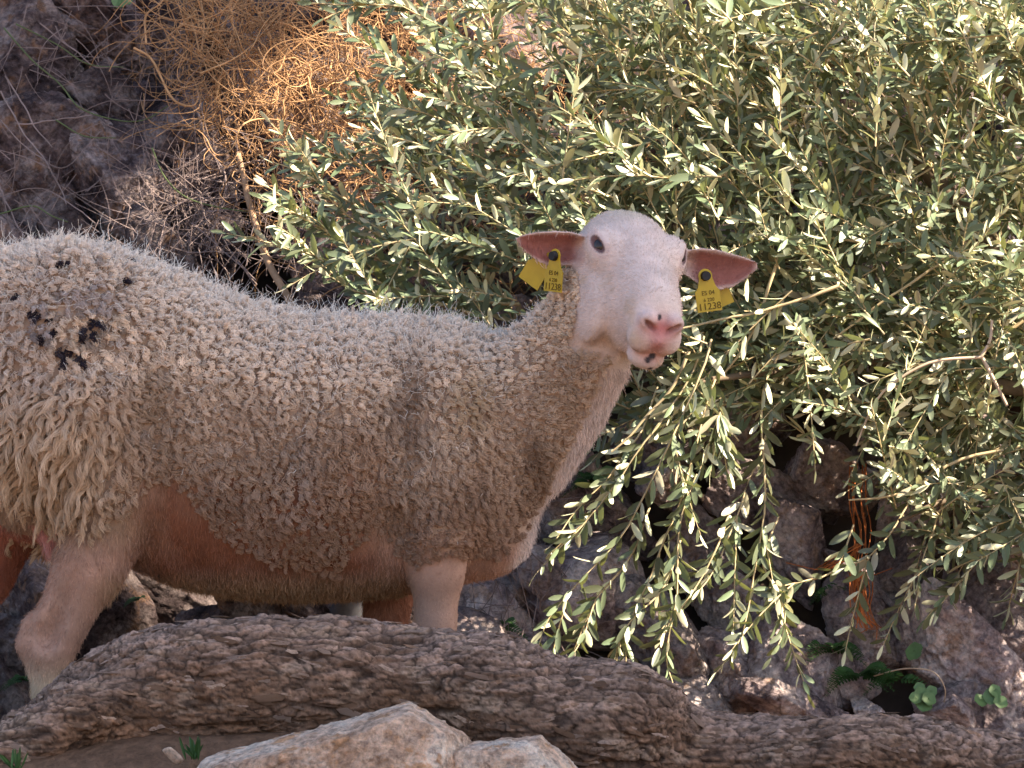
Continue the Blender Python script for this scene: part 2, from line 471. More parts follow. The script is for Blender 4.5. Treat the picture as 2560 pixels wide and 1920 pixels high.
def rock_verts(seed, dims, sub, rough=1.0, planes=None):
    rg = np.random.default_rng(seed); v, f = ico(sub)
    pn = unit(rg.normal(size=(10, 3)) * np.array([.7, 1, 1.1])); off = rg.uniform(0.44, 0.78, 10)
    if planes: pn = unit(np.array([q[:3] for q in planes])); off = np.array([q[3] for q in planes])
    d = v @ pn.T
    r = np.where(d > 0.05, off / np.maximum(d, 0.05), 9.0)
    r = -np.log(np.sum(np.exp(-r * 80), 1) + np.exp(-80 * 1.18)) / 80
    p = v * r[:, None] * np.asarray(dims)
    mn = float(min(dims)); g = float(np.mean(dims))
    q = p / g
    h = 0.075 * fbm(q * 2.2 + seed, 6, seed) + 0.075 * fbm(q * 5 + seed, 4, seed + 9, 0.6, True) + 0.030 * fbm(q * 13, 4, seed + 20, .6, True)
    pit = np.minimum(worley(q * 4.5 + seed, seed)[0], 0.35) - 0.35
    p = p + v * (mn * rough * (h + 0.16 * pit))[:, None]
    return p, f

def rot_view(tilt, yaw=0.0, lean=0.0):
    """long axis = local x; tilt turns it clockwise as seen from the camera"""
    return (Matrix.Rotation(yaw, 3, 'Z') @ Matrix.Rotation(lean, 3, 'X') @ Matrix.Rotation(tilt, 3, 'Y'))

wall = thing('dry_stone_bank', (0, 0.75, 0.0), 'steep bank of rough grey-brown limestone blocks behind the sheep and under the olive', 'stone bank')
def stone(px, py, L, H, ang, seed, dy=0.0, sub=5, depth=None):
    """px,py centre; L,H full size in photo px; ang degrees, + = long axis falls to the right"""
    y = 0.6
    for _ in range(6): y = wall_y(W(px, py, y)[2]) + dy
    c = W(px, py, y); k = (D + y) / D / PXM
    g_ = .96 if px > 1300 and py > 1100 else 1.0
    dims = np.array([L * k * 0.69 * g_, (depth or max(H * k * 0.66, 0.060)), H * k * 0.68 * g_])
    p, f = rock_verts(seed, dims, sub)
    o = link('stone', np_mesh('stone', p, f, M['rock_warm_lit' if px > 1150 and py > 800 else 'rock']), wall)
    rg = random.Random(seed)
    o.rotation_euler = rot_view(math.radians(ang), rg.uniform(-.25, .25), -0.25).to_euler()
    o.location = c
    return o
STONES = [
    # lower right, between the hanging olive twigs
    (1760, 1400, 300, 175, 58), (1985, 1640, 330, 175, 55), (1850, 1700, 210, 190, 40), (2010, 1790, 260, 120, 22), (2185, 1590, 235, 135, 58),
    (2370, 1640, 330, 235, 48), (2505, 1600, 280, 170, 55), (2500, 1830, 260, 150, 18), (1995, 1330, 290, 140, 62), (2150, 1455, 160, 110, 30),
    (2515, 1450, 170, 130, 35), (2395, 1520, 190, 110, 65), (1745, 1750, 170, 140, 35), (2175, 1800, 95, 70, 60), (2350, 1795, 120, 85, 25),
    (2030, 1205, 170, 150, 40), (2135, 1235, 130, 90, 15), (2058, 1282, 55, 52, 20), (1880, 1240, 190, 150, 45), (1620, 1130, 230, 190, 35),
    (1500, 1260, 240, 170, 40), (1640, 1560, 230, 170, 50), (1480, 1520, 200, 150, 45), (1380, 1440, 170, 130, 35), (1560, 1720, 200, 120, 25),
    (2290, 1290, 190, 150, 40), (2470, 1300, 210, 150, 45), (1330, 1620, 150, 130, 40), (2270, 1440, 130, 150, 60), (1880, 1530, 150, 120, 45),
    (2120, 1680, 110, 150, 70), (1680, 1240, 120, 110, 30), (2240, 1120, 200, 150, 30), (2440, 1120, 220, 160, 35), (1800, 1090, 200, 150, 25),
    # under the belly
    (275, 1545, 190, 230, 70), (480, 1530, 330, 150, 22), (90, 1470, 260, 220, 40), (20, 1620, 190, 210, 55), (30, 1760, 230, 200, 40),
    (660, 1540, 210, 130, 15), (770, 1530, 150, 120, 30), (1010, 1560, 170, 150, 35), (1180, 1560, 200, 150, 45), (150, 1330, 220, 170, 35),
    (1240, 1430, 180, 150, 30), (560, 1620, 260, 130, 10), (860, 1640, 240, 130, 12), (380, 1660, 220, 140, 20), (1400, 1310, 200, 160, 40),
    # upper left
    (285, 110, 250, 250, 50), (110, 15, 330, 130, 10), (85, 175, 230, 280, 60), (110, 480, 300, 290, 50), (290, 460, 400, 215, 60),
    (420, 430, 400, 200, 62), (270, 262, 240, 160, 40), (455, 120, 300, 190, 60), (40, 660, 260, 220, 45), 
    (620, 120, 280, 220, 50), (780, 80, 260, 220, 45), (700, 300, 280, 240, 55), (560, 330, 260, 200, 60), (860, 260, 280, 230, 45),
    (230, 720, 300, 230, 55), (430, 730, 300, 200, 58), (180, 330, 170, 130, 50), (0, 330, 160, 150, 40),
]
for i, (a, b, l, h, g) in enumerate(STONES):
    under = a < 1060 and b > 1250
    stone(a, b, l, h, g, 100 + i, dy=random.uniform(-0.055, 0.035) - ((.30 if a < 500 else .43) if under else 0), sub=6 if (a < 520 and b < 560) or (a > 1600 and b > 1190) else 5)
k = 0
for gx in range(-500, 3200, 235):
    for gy in range(-420, 1760, 215):
        if (gx < 800 and 0 <= gy < 760 and gx > -60) or (1400 < gx < 2560 and gy > 1050): continue
        k += 1
        if gx < -150 or gx > 2700 or gy < -150: continue
        stone(gx + random.uniform(-50, 50), gy + random.uniform(-45, 45), random.uniform(270, 350), random.uniform(200, 260),
              random.uniform(25, 65), 400 + k, dy=random.uniform(-0.02, 0.05), sub=3)


def rock_thing(name, px, py, y, dims, seed, planes, label, mat='rock_pale', sub=7, group=None):
    p, f = rock_verts(seed, dims, sub, 0.55, planes)
    o = link(name, np_mesh(name, p, f, M[mat])); o.location = W(px, py, y)
    return tag(o, label, 'rock', group)
rock_thing('boulder', 872, 1958, -0.86, (0.150, 0.085, 0.110), 5,
           [(-.34, -.10, .93, .50), (.93, -.2, .22, .78), (-.15, -.95, .35, .55), (-.85, -.2, .35, .95), (.25, -.80, .65, .62), (0, 1, .1, .7), (0, 0, -1, .7), (.62, -.1, .78, .80), (-.6, -.6, .6, .74)],
           'large pale pinkish limestone rock with a sharp peak in front of the log')
rock_thing('boulder', 1262, 1965, -0.84, (0.085, 0.070, 0.062), 8,
           [(-.12, -.05, 1, .72), (.75, -.2, .62, .74), (-.2, -.95, .3, .65), (-.95, -.1, .3, .82), (0, 1, .1, .7), (0, 0, -1, .7), (.4, -.7, .6, .78)],
           'smaller cream limestone rock beside the sharp-peaked pale rock')
rock_thing('pebble', 432, 1888, -0.60, (0.012, 0.010, 0.010), 12, None, 'small yellowish pebble lying on the soil below the log', sub=4)

# ------------------------------------------------------------------ log
def build_log():
    yl = -0.40
    main = [(150, 1800, 55), (280, 1735, 95), (420, 1712, 128), (620, 1715, 150), (850, 1715, 156), (1080, 1742, 154), (1300, 1788, 150), (1500, 1838, 148),
            (1680, 1892, 122), (1850, 1912, 103), (2050, 1902, 101), (2300, 1912, 101), (2560, 1965, 97), (2860, 2010, 95)]
    k = (D + yl) / D / PXM
    vol = Vol(np.arange(-0.80, 0.86, 0.0027), np.arange(-0.60, -0.22, 0.0027), np.arange(-0.02, 0.30, 0.0027))
    pts = spline([list(W(a, b, yl + 0.012 * math.sin(i * 1.7))) + [r * k] for i, (a, b, r) in enumerate(main)], 40)
    vol.chain(pts[:, :3], pts[:, 3], 0.02)
    r1 = [W(360, 1690, -0.40), W(250, 1725, -0.39), W(150, 1770, -0.38), W(40, 1822, -0.38), W(-110, 1880, -0.38)]
    vol.chain(r1, [0.040, 0.028, 0.021, 0.019, 0.019], 0.012)
    r2 = [W(330, 1760, -0.44), W(210, 1795, -0.47), W(120, 1850, -0.48), W(20, 1905, -0.49), W(-120, 1960, -0.5)]
    vol.chain(r2, [0.045, 0.040, 0.038, 0.040, 0.045], 0.012)
    vol.ell(W(440, 1790, -.42), (0.13, 0.06, 0.055), k=0.03)
    vol.cone(W(180, 1768, -0.47), W(215, 1800, -0.485), 0.010, 0.016, 0.008)
    vol.ell(W(1560, 1790, -0.43), (0.075, 0.05, 0.055), k=0.03)
    vol.ell(W(1180, 1700, -0.42), (0.09, 0.05, 0.05), k=0.03)
    vol.ell(W(560, 1690, -0.42), (0.10, 0.05, 0.06), k=0.03)
    vol.cone(W(1480, 1880, -0.53), W(1640, 1800, -0.53), 0.012, 0.008, 0.03, True)
    vol.cone(W(1730, 1850, -0.50), W(1690, 1930, -0.52), 0.012, 0.014, 0.03, True)
    V, Fq = vol.mesh(); V = laplace(V, Fq, 3)
    n = normals_of(V, Fq)
    warp = np.stack([fbm(V * 9, 3, 1), fbm(V * 9, 3, 2), fbm(V * 9, 3, 3)], 1)
    q = V * np.array([1, 1, 1.0]) + 0.018 * warp
    f1, f2, idc = worley(q * np.array([24, 80, 80]), 4)
    g1, g2, idg = worley(q * np.array([60, 170, 170]) + 5, 7)
    crack = sstep(0.0, 0.13, f2 - f1); crack2 = sstep(0, 0.2, g2 - g1)
    h = 0.009 * fbm(V * 14, 4, 5) + 0.0022 * (crack - 1) + 0.0010 * (idc - .5) + 0.0010 * (crack2 - 1) + 0.0012 * (idg - .5) + 0.006 * fbm((V + .012 * warp) * np.array([8, 85, 85]), 4, 61, .6, True) + 0.0025 * fbm(V * np.array([90, 260, 260]), 3, 8)
    V2 = V + n * h[:, None]
    base = np.array([[0.26, 0.145, 0.090]]); grey = np.array([[0.43, 0.295, 0.235]]); pale = np.array([[0.52, 0.36, 0.265]]); dark = np.array([[0.055, 0.036, 0.028]])
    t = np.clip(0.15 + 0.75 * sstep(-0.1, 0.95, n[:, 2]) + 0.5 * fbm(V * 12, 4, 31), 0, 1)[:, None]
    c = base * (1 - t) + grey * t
    c = c * (0.65 + 0.7 * idc[:, None]) * (0.85 + .3 * idg[:, None])
    pf = sstep(0.15, 0.5, fbm(V * np.array([26, 50, 50]), 3, 41))[:, None] * 0.7
    c = c * (1 - pf) + pale * pf
    ck = np.maximum((1 - crack) * 0.9, (1 - crack2) * .6)[:, None]; c = (c * (1 - ck) + dark * ck) * .85; fs = sstep(.55, .85, fbm((V + .01 * warp) * np.array([7, 60, 60]), 3, 131, .5, True))[:, None] * .75; c = c * (1 - fs) + dark * fs; V2 = V2 - n * (.0055 * fs)
    root = thing('fallen_log', W(1100, 1960, yl), 'thick weathered log with flaky grey-brown bark lying in front of the sheep', 'log')
    me = np_mesh('trunk', V2, Fq, M['bark']); set_col(me, c); link('trunk', me, root)
    # loose bark plates
    protos = []
    for s in range(8):
        rg = np.random.default_rng(900 + s); m = 9
        a = np.sort(np.linspace(0, 2 * math.pi, m, endpoint=False) + rg.uniform(-.25, .25, m)); r = rg.uniform(0.6, 1.1, m)
        o = np.stack([np.cos(a) * r, np.sin(a) * r * 0.62], 1)
        top = np.c_[o * 0.86, 0.16 + rg.uniform(-.05, .05, m)]; bot = np.c_[o, np.full(m, -0.10)]
        v = np.vstack([top, bot, [[0, 0, 0.24]]])
        f = [[i, (i + 1) % m, 2 * m] for i in range(m)] + [[i + m, (i + 1) % m + m, (i + 1) % m] for i in range(m)] + [[i + m, (i + 1) % m, i] for i in range(m)]
        protos.append((v, np.array(f)))
    fl_m = [np_mesh('bark_plate', v, f, M['bark'], smooth=False) for v, f in protos]; fcol = [np.array(q) for q in ((.32, .215, .165), (.25, .15, .10), (.42, .29, .22), (.20, .12, .08), (.36, .255, .205), (.28, .17, .115), (.36, .245, .19), (.23, .145, .105))]
    for me_, cc_ in zip(fl_m, fcol): set_col(me_, cc_)
    cand = np.where((n[:, 1] < 0.25) & (n[:, 2] > -0.55) & (V[:, 0] > -0.72) & (V[:, 0] < 0.75))[0]
    rg = np.random.default_rng(77)
    pick = rg.choice(cand, 420, replace=False)
    big = fbm(V[pick] * 7, 3, 55)
    VV = []; FF = []; o = 0
    for j, vi in enumerate(pick):
        size = rg.uniform(0.0035, 0.0085) * (1.25 if j < 220 else 0.8)
        z = unit(n[vi] + rg.normal(0, 0.13, 3)); x = np.array([1, 0, -0.12 + rg.normal(0, 0.22)]) + rg.normal(0, .1, 3); x = unit(x - z * (x @ z)); y = np.cross(z, x)
        sc = np.array([size * rg.uniform(1.2, 3.4), size * rg.uniform(0.6, 1.1), size * rg.uniform(0.14, 0.26)])
        p = V2[vi] + n[vi] * 0.0004
        R = np.stack([x, y, z], 1) * sc
        if j < 220:
            ob = link('bark_plate', fl_m[j % 8], root)
            ob.matrix_basis = Matrix([[*R[0], p[0]], [*R[1], p[1]], [*R[2], p[2]], [0, 0, 0, 1]])
        else:
            v, f = protos[j % 8]; VV.append(v @ R.T + p); FF.append(f + o); o += len(v)
    me = np_mesh('bark_scales', np.concatenate(VV), np.concatenate(FF), M['bark'], smooth=False); set_col(me, np.concatenate([np.tile(fcol[j % 8], (len(protos[j % 8][0]), 1)) for j in range(220, len(pick))])); tag(link('bark_scales', me, root), kind='stuff')
build_log()

# ------------------------------------------------------------------ sheep
def build_sheep():
    h = 0.0024
    def axis(lo, hi, f0, f1, coarse=0.0052):
        a = np.arange(lo, f0, coarse); b = np.arange(f0, f1, h); c = np.arange(f1, hi, coarse)
        return np.concatenate([a, b, c])
    xs = axis(-0.82, 0.36, -0.005, 0.345); ys = axis(-0.33, 0.27, -0.325, 0.0); zs = axis(-0.03, 0.82, 0.565, 0.80)
    vol = Vol(xs, ys, zs)
    bx = lambda p: (np.asarray(p, float) - 1280) / PXM
    bz = lambda p: ZC + (960 - np.asarray(p, float)) / PXM
    # --- trunk of the body, cross-sections along the spine (photo px: x, top, bottom; half width in m)
    prof = np.array([(-230, 860, 930, .01), (-205, 790, 1010, .06), (-150, 720, 1110, .105), (-60, 660, 1200, .145), (60, 632, 1290, .165), (170, 620, 1340, .172), (300, 640, 1400, .176),
                     (450, 702, 1468, .186), (600, 765, 1494, .192), (750, 806, 1502, .192), (900, 806, 1496, .186), (1050, 812, 1482, .168), (1170, 826, 1455, .146),
                     (1260, 870, 1408, .115), (1320, 950, 1335, .080), (1350, 1020, 1260, .04), (1362, 1100, 1180, .01)], float)
    u = np.linspace(-230, 1362, 400); P = np.stack([np.interp(u, prof[:, 0], prof[:, k]) for k in range(4)], 1)
    ker = np.hanning(25); ker /= ker.sum()
    Ps = np.stack([np.convolve(np.pad(P[:, k], 12, 'edge'), ker, 'valid') for k in range(4)], 1)
    ux = bx(u)
    def trunk(X, Y, Z):
        t = np.interp(X, ux, bz(Ps[:, 1])); b = np.interp(X, ux, bz(Ps[:, 2])); w = np.interp(X, ux, Ps[:, 3], left=.004, right=.004)
        c = (t + b) / 2; hh = np.maximum((t - b) / 2, 0.006); e = 2.25
        q = ((np.abs(Y) / w) ** e + (np.abs(Z - c) / hh) ** e) ** (1 / e)
        out = np.maximum(np.maximum(ux[0] - X, X - ux[-1]), 0)
        return (q - 1) * np.minimum(w, hh) * 0.9 + out
    vol.op(trunk, (ux[0], -.2, bz(1510)), (ux[-1], .2, bz(600)), 0.01)
    # --- hind legs
    vol.ell(W(170, 960, -.10), (0.105, 0.075, 0.165), k=0.05)
    vol.chain([W(235, 1060, -.115), W(300, 1215, -.125), W(222, 1420, -.13), W(150, 1560, -.13)], [.100, .066, .041, .034], 0.02)
    vol.chain([W(150, 1560, -.13), W(128, 1620, -.13), W(114, 1730, -.13), W(118, 1860, -.12), W(140, 1930, -.12)], [.034, .031, .0165, .0155, .019], 0.008)
    vol.chain([W(82, 1560, -.13), W(66, 1612, -.13), W(98, 1690, -.13)], [.0145, .0125, .0115], 0.008)
    vol.chain([W(118, 1860, -.12), W(148, 1965, -.12), W(175, 2010, -.12)], [.0185, .019, .026], 0.01)
    vol.cone(W(184, 1450, -.180), W(116, 1594, -.161), .010, .017, 0.010, True)
    vol.chain([W(30, 1100, .10), W(10, 1230, .11), W(-65, 1430, .12), W(-150, 1590, .12)], [.105, .078, .050, .036], 0.02)
    vol.chain([W(-150, 1590, .12), W(-135, 1720, .12), W(-120, 1880, .12), W(-95, 1985, .12)], [.033, .021, .019, .026], 0.012)
    # udder and teat
    vol.ell(W(100, 1250, 0.02), (0.075, 0.075, 0.055), k=0.02)
    vol.cone(W(128, 1300, -.02), W(127, 1392, -.03), .016, .0075, 0.012)
    # tail
    vol.chain([W(-170, 760, 0), W(-215, 900, 0), W(-220, 1100, 0)], [.04, .03, .018], 0.03)
    # --- front legs
    vol.ell(W(1095, 1125, -.088), (0.085, 0.070, 0.128), k=0.030)
    vol.chain([W(1075, 1200, -.115), W(1092, 1330, -.12), W(1092, 1430, -.115), W(1088, 1560, -.11)], [.065, .044, .0335, .026], 0.014)
    vol.chain([W(1088, 1560, -.11), W(1086, 1690, -.11), W(1082, 1760, -.11), W(1082, 1920, -.11), W(1095, 1985, -.11)], [.026, .024, .018, .0155, .024], 0.01)
    vol.ell(W(1000, 1385, -.165), (0.018, 0.02, 0.06), k=0.02, sub=True)
    vol.chain([W(990, 1300, .09), W(972, 1480, .09), W(962, 1600, .09), W(962, 1760, .09), W(962, 1920, .09), W(975, 1985, .09)], [.056, .032, .028, .024, .017, .024], 0.012)
    # brisket
    vol.ell(W(1225, 1320, -.02), (0.055, 0.075, 0.060), k=0.03)
    # --- neck
    vol.chain([W(1200, 1120, -.02), W(1315, 1010, -.035), W(1412, 902, -.055), W(1484, 800, -.075), W(1520, 715, -.085)], [.110, .087, .064, .054, .050], 0.02)
    vol.chain([W(1345, 1160, -.03), W(1420, 1020, -.05), W(1492, 905, -.085)], [.042, .043, .042], 0.02)
    # --- head, in its own frame: f muzzle, a to the picture right, u crown
    PT = math.radians(27); f = np.array([0, -math.cos(PT), -math.sin(PT)]); up = np.array([0, -math.sin(PT), math.cos(PT)]); a = np.array([1.0, 0, 0])
    Ry = np.array(Matrix.Rotation(math.radians(17.5), 3, 'Z')); cr, sr = math.cos(math.radians(7.6)), math.sin(math.radians(7.6))
    Rr = np.array([[cr, 0, sr], [0, 1, 0], [-sr, 0, cr]])
    f, up, a = [Rr @ (Ry @ v) for v in (f, up, a)]
    O = W(1591, 638, -.13); RH = np.stack([f, a, up], 1)
    def HW(s, t, v): return O + f * s + a * t + up * v
    hp = np.array([(-.104, -.012, -.045, .018), (-.098, .008, -.065, .040), (-.085, .021, -.085, .054), (-.055, .033, -.105, .0625), (-.02, .037, -.113, .063), (.01, .0355, -.116, .059), (.04, .0325, -.115, .0525),
                   (.07, .027, -.104, .0455), (.10, .0225, -.088, .0395), (.125, .016, -.076, .0365), (.142, .005, -.070, .033), (.153, -.010, -.062, .026), (.161, -.026, -.050, .014), (.164, -.034, -.042, .004)], float)
    hu = np.linspace(-.104, .164, 240); HPs = np.stack([np.interp(hu, hp[:, 0], hp[:, k]) for k in range(4)], 1)
    ker = np.hanning(21); ker /= ker.sum()
    HPs = np.stack([np.convolve(np.pad(HPs[:, k], 10, 'edge'), ker, 'valid') for k in range(4)], 1)
    def headf(X, Y, Z):
        p = (X - O[0], Y - O[1], Z - O[2])
        s = f[0] * p[0] + f[1] * p[1] + f[2] * p[2]; t = a[0] * p[0] + a[1] * p[1] + a[2] * p[2]; v = up[0] * p[0] + up[1] * p[1] + up[2] * p[2]
        T = np.interp(s, hu, HPs[:, 1]); B = np.interp(s, hu, HPs[:, 2]); w = np.interp(s, hu, HPs[:, 3])
        c = (T + B) / 2; hh = np.maximum((T - B) / 2, .004); rel = (v - c) / hh
        w = w * (1 - 0.20 * np.clip(-rel, 0, 1) * sstep(-.06, .03, s)) * (1 - 0.10 * np.clip(rel, 0, 1))
        e = 2.35; q = ((np.abs(t) / w) ** e + np.abs(rel) ** e) ** (1 / e)
        out = np.maximum(np.maximum(-.104 - s, s - .164), 0)
        return (q - 1) * np.minimum(w, hh) * 0.85 + out
    vol.op(headf, O - .2, O + .2, 0.022)
    def eye_frame(sg):
        eN = unit(f * .46 + a * (sg * .76) + up * .44); T_ = unit(f - eN * (f @ eN)); V_ = np.cross(T_, eN)
        if V_ @ up < 0: V_ = -V_
        return HW(.004, sg * .0475, .006), T_, V_, eN
    for sg in (-1, 1):
        ec, T_, V_, eN = eye_frame(sg)
        vol.ell(ec, (.030, .0165, .021), np.stack([T_, eN, V_], 1), k=0.018)             # orbit
        vol.ell(HW(.030, sg * .050, -.072), (.045, .014, .038), RH, k=0.02)             # cheek
        vol.ell(HW(.146, sg * .0165, -.043), (.017, .018, .020), RH, k=0.008)           # upper lip
        vol.ell(HW(.152, sg * .017, -.016), (.012, .013, .012), RH, k=0.008)            # nostril wing
    for sg in (-1, 1):
        ec, T_, V_, eN = eye_frame(sg)
        vol.cone(ec + eN * .0125 + V_ * .0088 - T_ * .013, ec + eN * .0150 + V_ * .0080 + T_ * .010, .0042, .0036, 0.005)
    vol.ell(HW(.134, 0, -.074), (.024, .024, .016), RH, k=0.006)                        # chin
    for sg in (-1, 1):
        # eye opening
        ec, T_, V_, eN = eye_frame(sg)
        vol.ell(ec + eN * .0185, (.0148, .0085, .0050), np.stack([T_, eN, V_], 1), k=0.003, sub=True)
        # nostril slit
        ra = unit(np.array([.1, sg * .75, .62])); Rn = np.stack([RH @ ra, RH @ unit(np.cross(ra, [1, 0, 0])), f], 1)
        vol.ell(HW(.165, sg * .0155, -.020), (.0120, .0046, .013), Rn, k=0.003, sub=True)
        # mouth corner line
        ml = [HW(.167, sg * .000, -.0615), HW(.161, sg * .016, -.0625), HW(.146, sg * .033, -.0610), HW(.118, sg * .0395, -.0540)]
        for i in range(3): vol.cone(ml[i], ml[i + 1], .0032, .0028, 0.002, True)
    vol.cone(HW(.170, 0, -.030), HW(.168, 0, -.058), .0022, .0022, 0.002, True)          # philtrum
    # --- ears: (root, tip, inner normal, half width)
    ears = []
    for root, tip, nin, wm, sg in ((W(1482, 616, -.105), W(1288, 606, -.115), (-.22, -.92, -.28), .0245, -1), (W(1690, 656, -.095), W(1896, 664, -.085), (.12, -.95, -.15), .0265, 1)):
        e1 = tip - root; Lr = np.linalg.norm(e1); e1 = e1 / Lr; e3 = unit(np.array(nin)); e3 = unit(e3 - e1 * (e3 @ e1)); e2 = np.cross(e3, e1)
        if e2[2] < 0: e2 = -e2
        pk = np.array([0, .12, .3, .5, .7, .85, .95, 1.0]); wk = np.array([.45, .62, .92, 1.0, .82, .52, .26, .06]) * wm
        ck = (np.array([0, 0, -.10, -.16, -.10, .02, .10, .12]) if sg < 0 else np.array([.05, .02, -.10, -.22, -.22, -.12, -.02, 0.0])) * wm * 1.3
        def earf(X, Y, Z, root=root, e1=e1, e2=e2, e3=e3, Lr=Lr, wk=wk, ck=ck):
            p = (X - root[0], Y - root[1], Z - root[2])
            q1 = (e1[0] * p[0] + e1[1] * p[1] + e1[2] * p[2]) / Lr; q2 = e2[0] * p[0] + e2[1] * p[1] + e2[2] * p[2]; q3 = e3[0] * p[0] + e3[1] * p[1] + e3[2] * p[2]
            w = np.interp(q1, pk, wk); q2 = q2 - np.interp(q1, pk, ck)
            cup = (.017 * (1 - q1) + .004) * ((q2 / w) ** 2 - .6)
            th = .0026 + .002 * np.clip(1 - q1 * 2.5, 0, 1)
            d1 = np.abs(q3 - cup) - th; d2 = np.abs(q2) - w; d3 = np.maximum(-q1, q1 - 1) * Lr
            g = np.maximum(np.maximum(d2, d3), d1)
            return np.where((d1 > 0) & (d2 > 0), np.sqrt(d1 ** 2 + np.maximum(d2, 0) ** 2), g)
        vol.op(earf, np.minimum(root, tip) - .035, np.maximum(root, tip) + .035, 0.007)
        ears.append((root, e1, e2, e3, Lr, pk, wk, ck))
    V, Fq = vol.mesh()
    hd = (V - O) @ RH
    hm = ((hd[:, 0] > -.09) & (np.abs(hd[:, 1]) < .2) & (V[:, 0] > .03) & (V[:, 2] > .575)).astype(float)
    V = laplace(V, Fq, 4, 0.5, 1 - hm); V = laplace(V, Fq, 2, 0.45, hm)
    n = normals_of(V, Fq)
    hd = (V - O) @ RH
    # --- colour of skin and short hair
    px = 1280 + V[:, 0] * PXM; py = 960 - (V[:, 2] - ZC) * PXM
    cream = np.array([.70, .565, .515]); wool = np.array([.40, .27, .19]); leg = np.array([.45, .265, .195]); belly = np.array([.26, .105, .060]); pink = np.array([.50, .185, .18])
    def over(c, col, m): return c * (1 - m[:, None]) + np.asarray(col) * m[:, None]
    c = np.tile(wool, (len(V), 1))
    c = over(c, leg, sstep(1290, 1400, py))
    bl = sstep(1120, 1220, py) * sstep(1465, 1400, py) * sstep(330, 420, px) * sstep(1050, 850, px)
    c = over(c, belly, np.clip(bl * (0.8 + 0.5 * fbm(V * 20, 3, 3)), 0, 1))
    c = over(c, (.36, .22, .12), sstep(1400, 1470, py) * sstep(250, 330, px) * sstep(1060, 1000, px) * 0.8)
    c = over(c, (.42, .17, .12), sstep(130, 60, px) * sstep(1130, 1230, py) * (V[:, 1] > -0.02))
    c = over(c, (.62, .30, .27), (np.abs(px - 128) < 40) * (np.abs(py - 1370) < 60) * (V[:, 1] < 0.03) * (V[:, 1] > -0.07) * 1.0)
    c = over(c, (.34, .14, .09), (V[:, 1] > .03) * (px > 850) * (px < 1060) * sstep(1400, 1470, py) * .9)
    c = over(c, (.62, .47, .33), sstep(1600, 1720, py) * sstep(400, 300, px))
    c = over(c, cream * 0.93, sstep(.0, .02, ((px - 1350) * .86 + (1150 - py) * -.0 - 0) * 0 + (px - (1545 - (py - 930) * .48)) / 1900 + .03) * (py > 800) * (py < 1420) * (px > 1150))
    head = sstep(-.11, -.07, hd[:, 0]) * (np.abs(hd[:, 1]) < .085) * sstep(-.150, -.115, hd[:, 2]) * sstep(1405, 1450, px) * sstep(.078, .066, np.abs(hd[:, 1]))
    c = over(c, cream, np.clip(head, 0, 1))
    tan = np.array([.55, .42, .32])
    c = over(c, tan, np.clip(head * sstep(.15, .45, fbm(V * 26, 3, 12)) * .8 * sstep(.02, -.04, hd[:, 2]), 0, 1))
    c = over(c, (.58, .50, .38), head * np.exp(-((hd[:, 0] + .06) / .03) ** 2 - ((hd[:, 1] + .005) / .03) ** 2) * (hd[:, 2] > 0) * .6)
    nd = hd - np.array([.158, 0, -.022])
    c = over(c, pink, head * np.exp(-(nd[:, 0] / .016) ** 2 - (nd[:, 1] / .027) ** 2 - (nd[:, 2] / .016) ** 2))
    c = over(c, pink * .95, head * np.exp(-((hd[:, 0] - .165) / .020) ** 2 - (hd[:, 1] / .013) ** 2 - ((hd[:, 2] + .045) / .02) ** 2) * .85)
    c = over(c, (.52, .25, .20), head * np.exp(-((hd[:, 0] - .155) / .03) ** 2 - (hd[:, 1] / .026) ** 2 - ((hd[:, 2] + .063) / .011) ** 2) * .8)
    for (s0, t0, v0, r0) in ((.163, -.005, -.009, .0032), (.167, .001, -.0635, .0048), (.160, -.004, -.0690, .0040), (.150, .003, -.081, .0030)):
        dd = np.hypot(hd[:, 1] - t0, hd[:, 2] - v0) + 9 * (hd[:, 0] < .12); c = over(c, (.05, .04, .045), head * sstep(r0 * 1.3, r0 * .7, dd))
    for sg in (-1, 1):
        dn = hd - np.array([.160, sg * .0155, -.020]); c = over(c, (.10, .03, .035), head * np.exp(-(dn[:, 0] / .008) ** 2 - ((dn[:, 1] * .75 * sg + dn[:, 2] * .62) / .009) ** 2 - ((dn[:, 1] * .62 * sg - dn[:, 2] * .75) / .0032) ** 2))
        ml = [(.167, .0, -.0615), (.161, sg * .016, -.0625), (.146, sg * .033, -.061), (.118, sg * .0395, -.054)]
        dm = np.full(len(V), 9.0)
        for i in range(3):
            p0 = np.array(ml[i]); d0 = np.array(ml[i + 1]) - p0; tt = np.clip(((hd - p0) @ d0) / (d0 @ d0), 0, 1)
            dm = np.minimum(dm, np.linalg.norm(hd - p0 - tt[:, None] * d0, axis=1))
        c = over(c, (.09, .035, .035), head * sstep(.0050, .0018, dm) * .95)
        ec, T_, V_, eN = eye_frame(sg); de = V - ec - eN * .0155; ee = ((de @ T_) / .0165) ** 2 + ((de @ V_) / .0078) ** 2 + ((de @ eN) / .014) ** 2
        c = over(c, (.16, .09, .09), head * sstep(1.25, .75, ee)); c = over(c, (.60, .44, .43), head * np.exp(-((ee - 1.9) / .7) ** 2) * .5)
    inner = np.zeros(len(V))
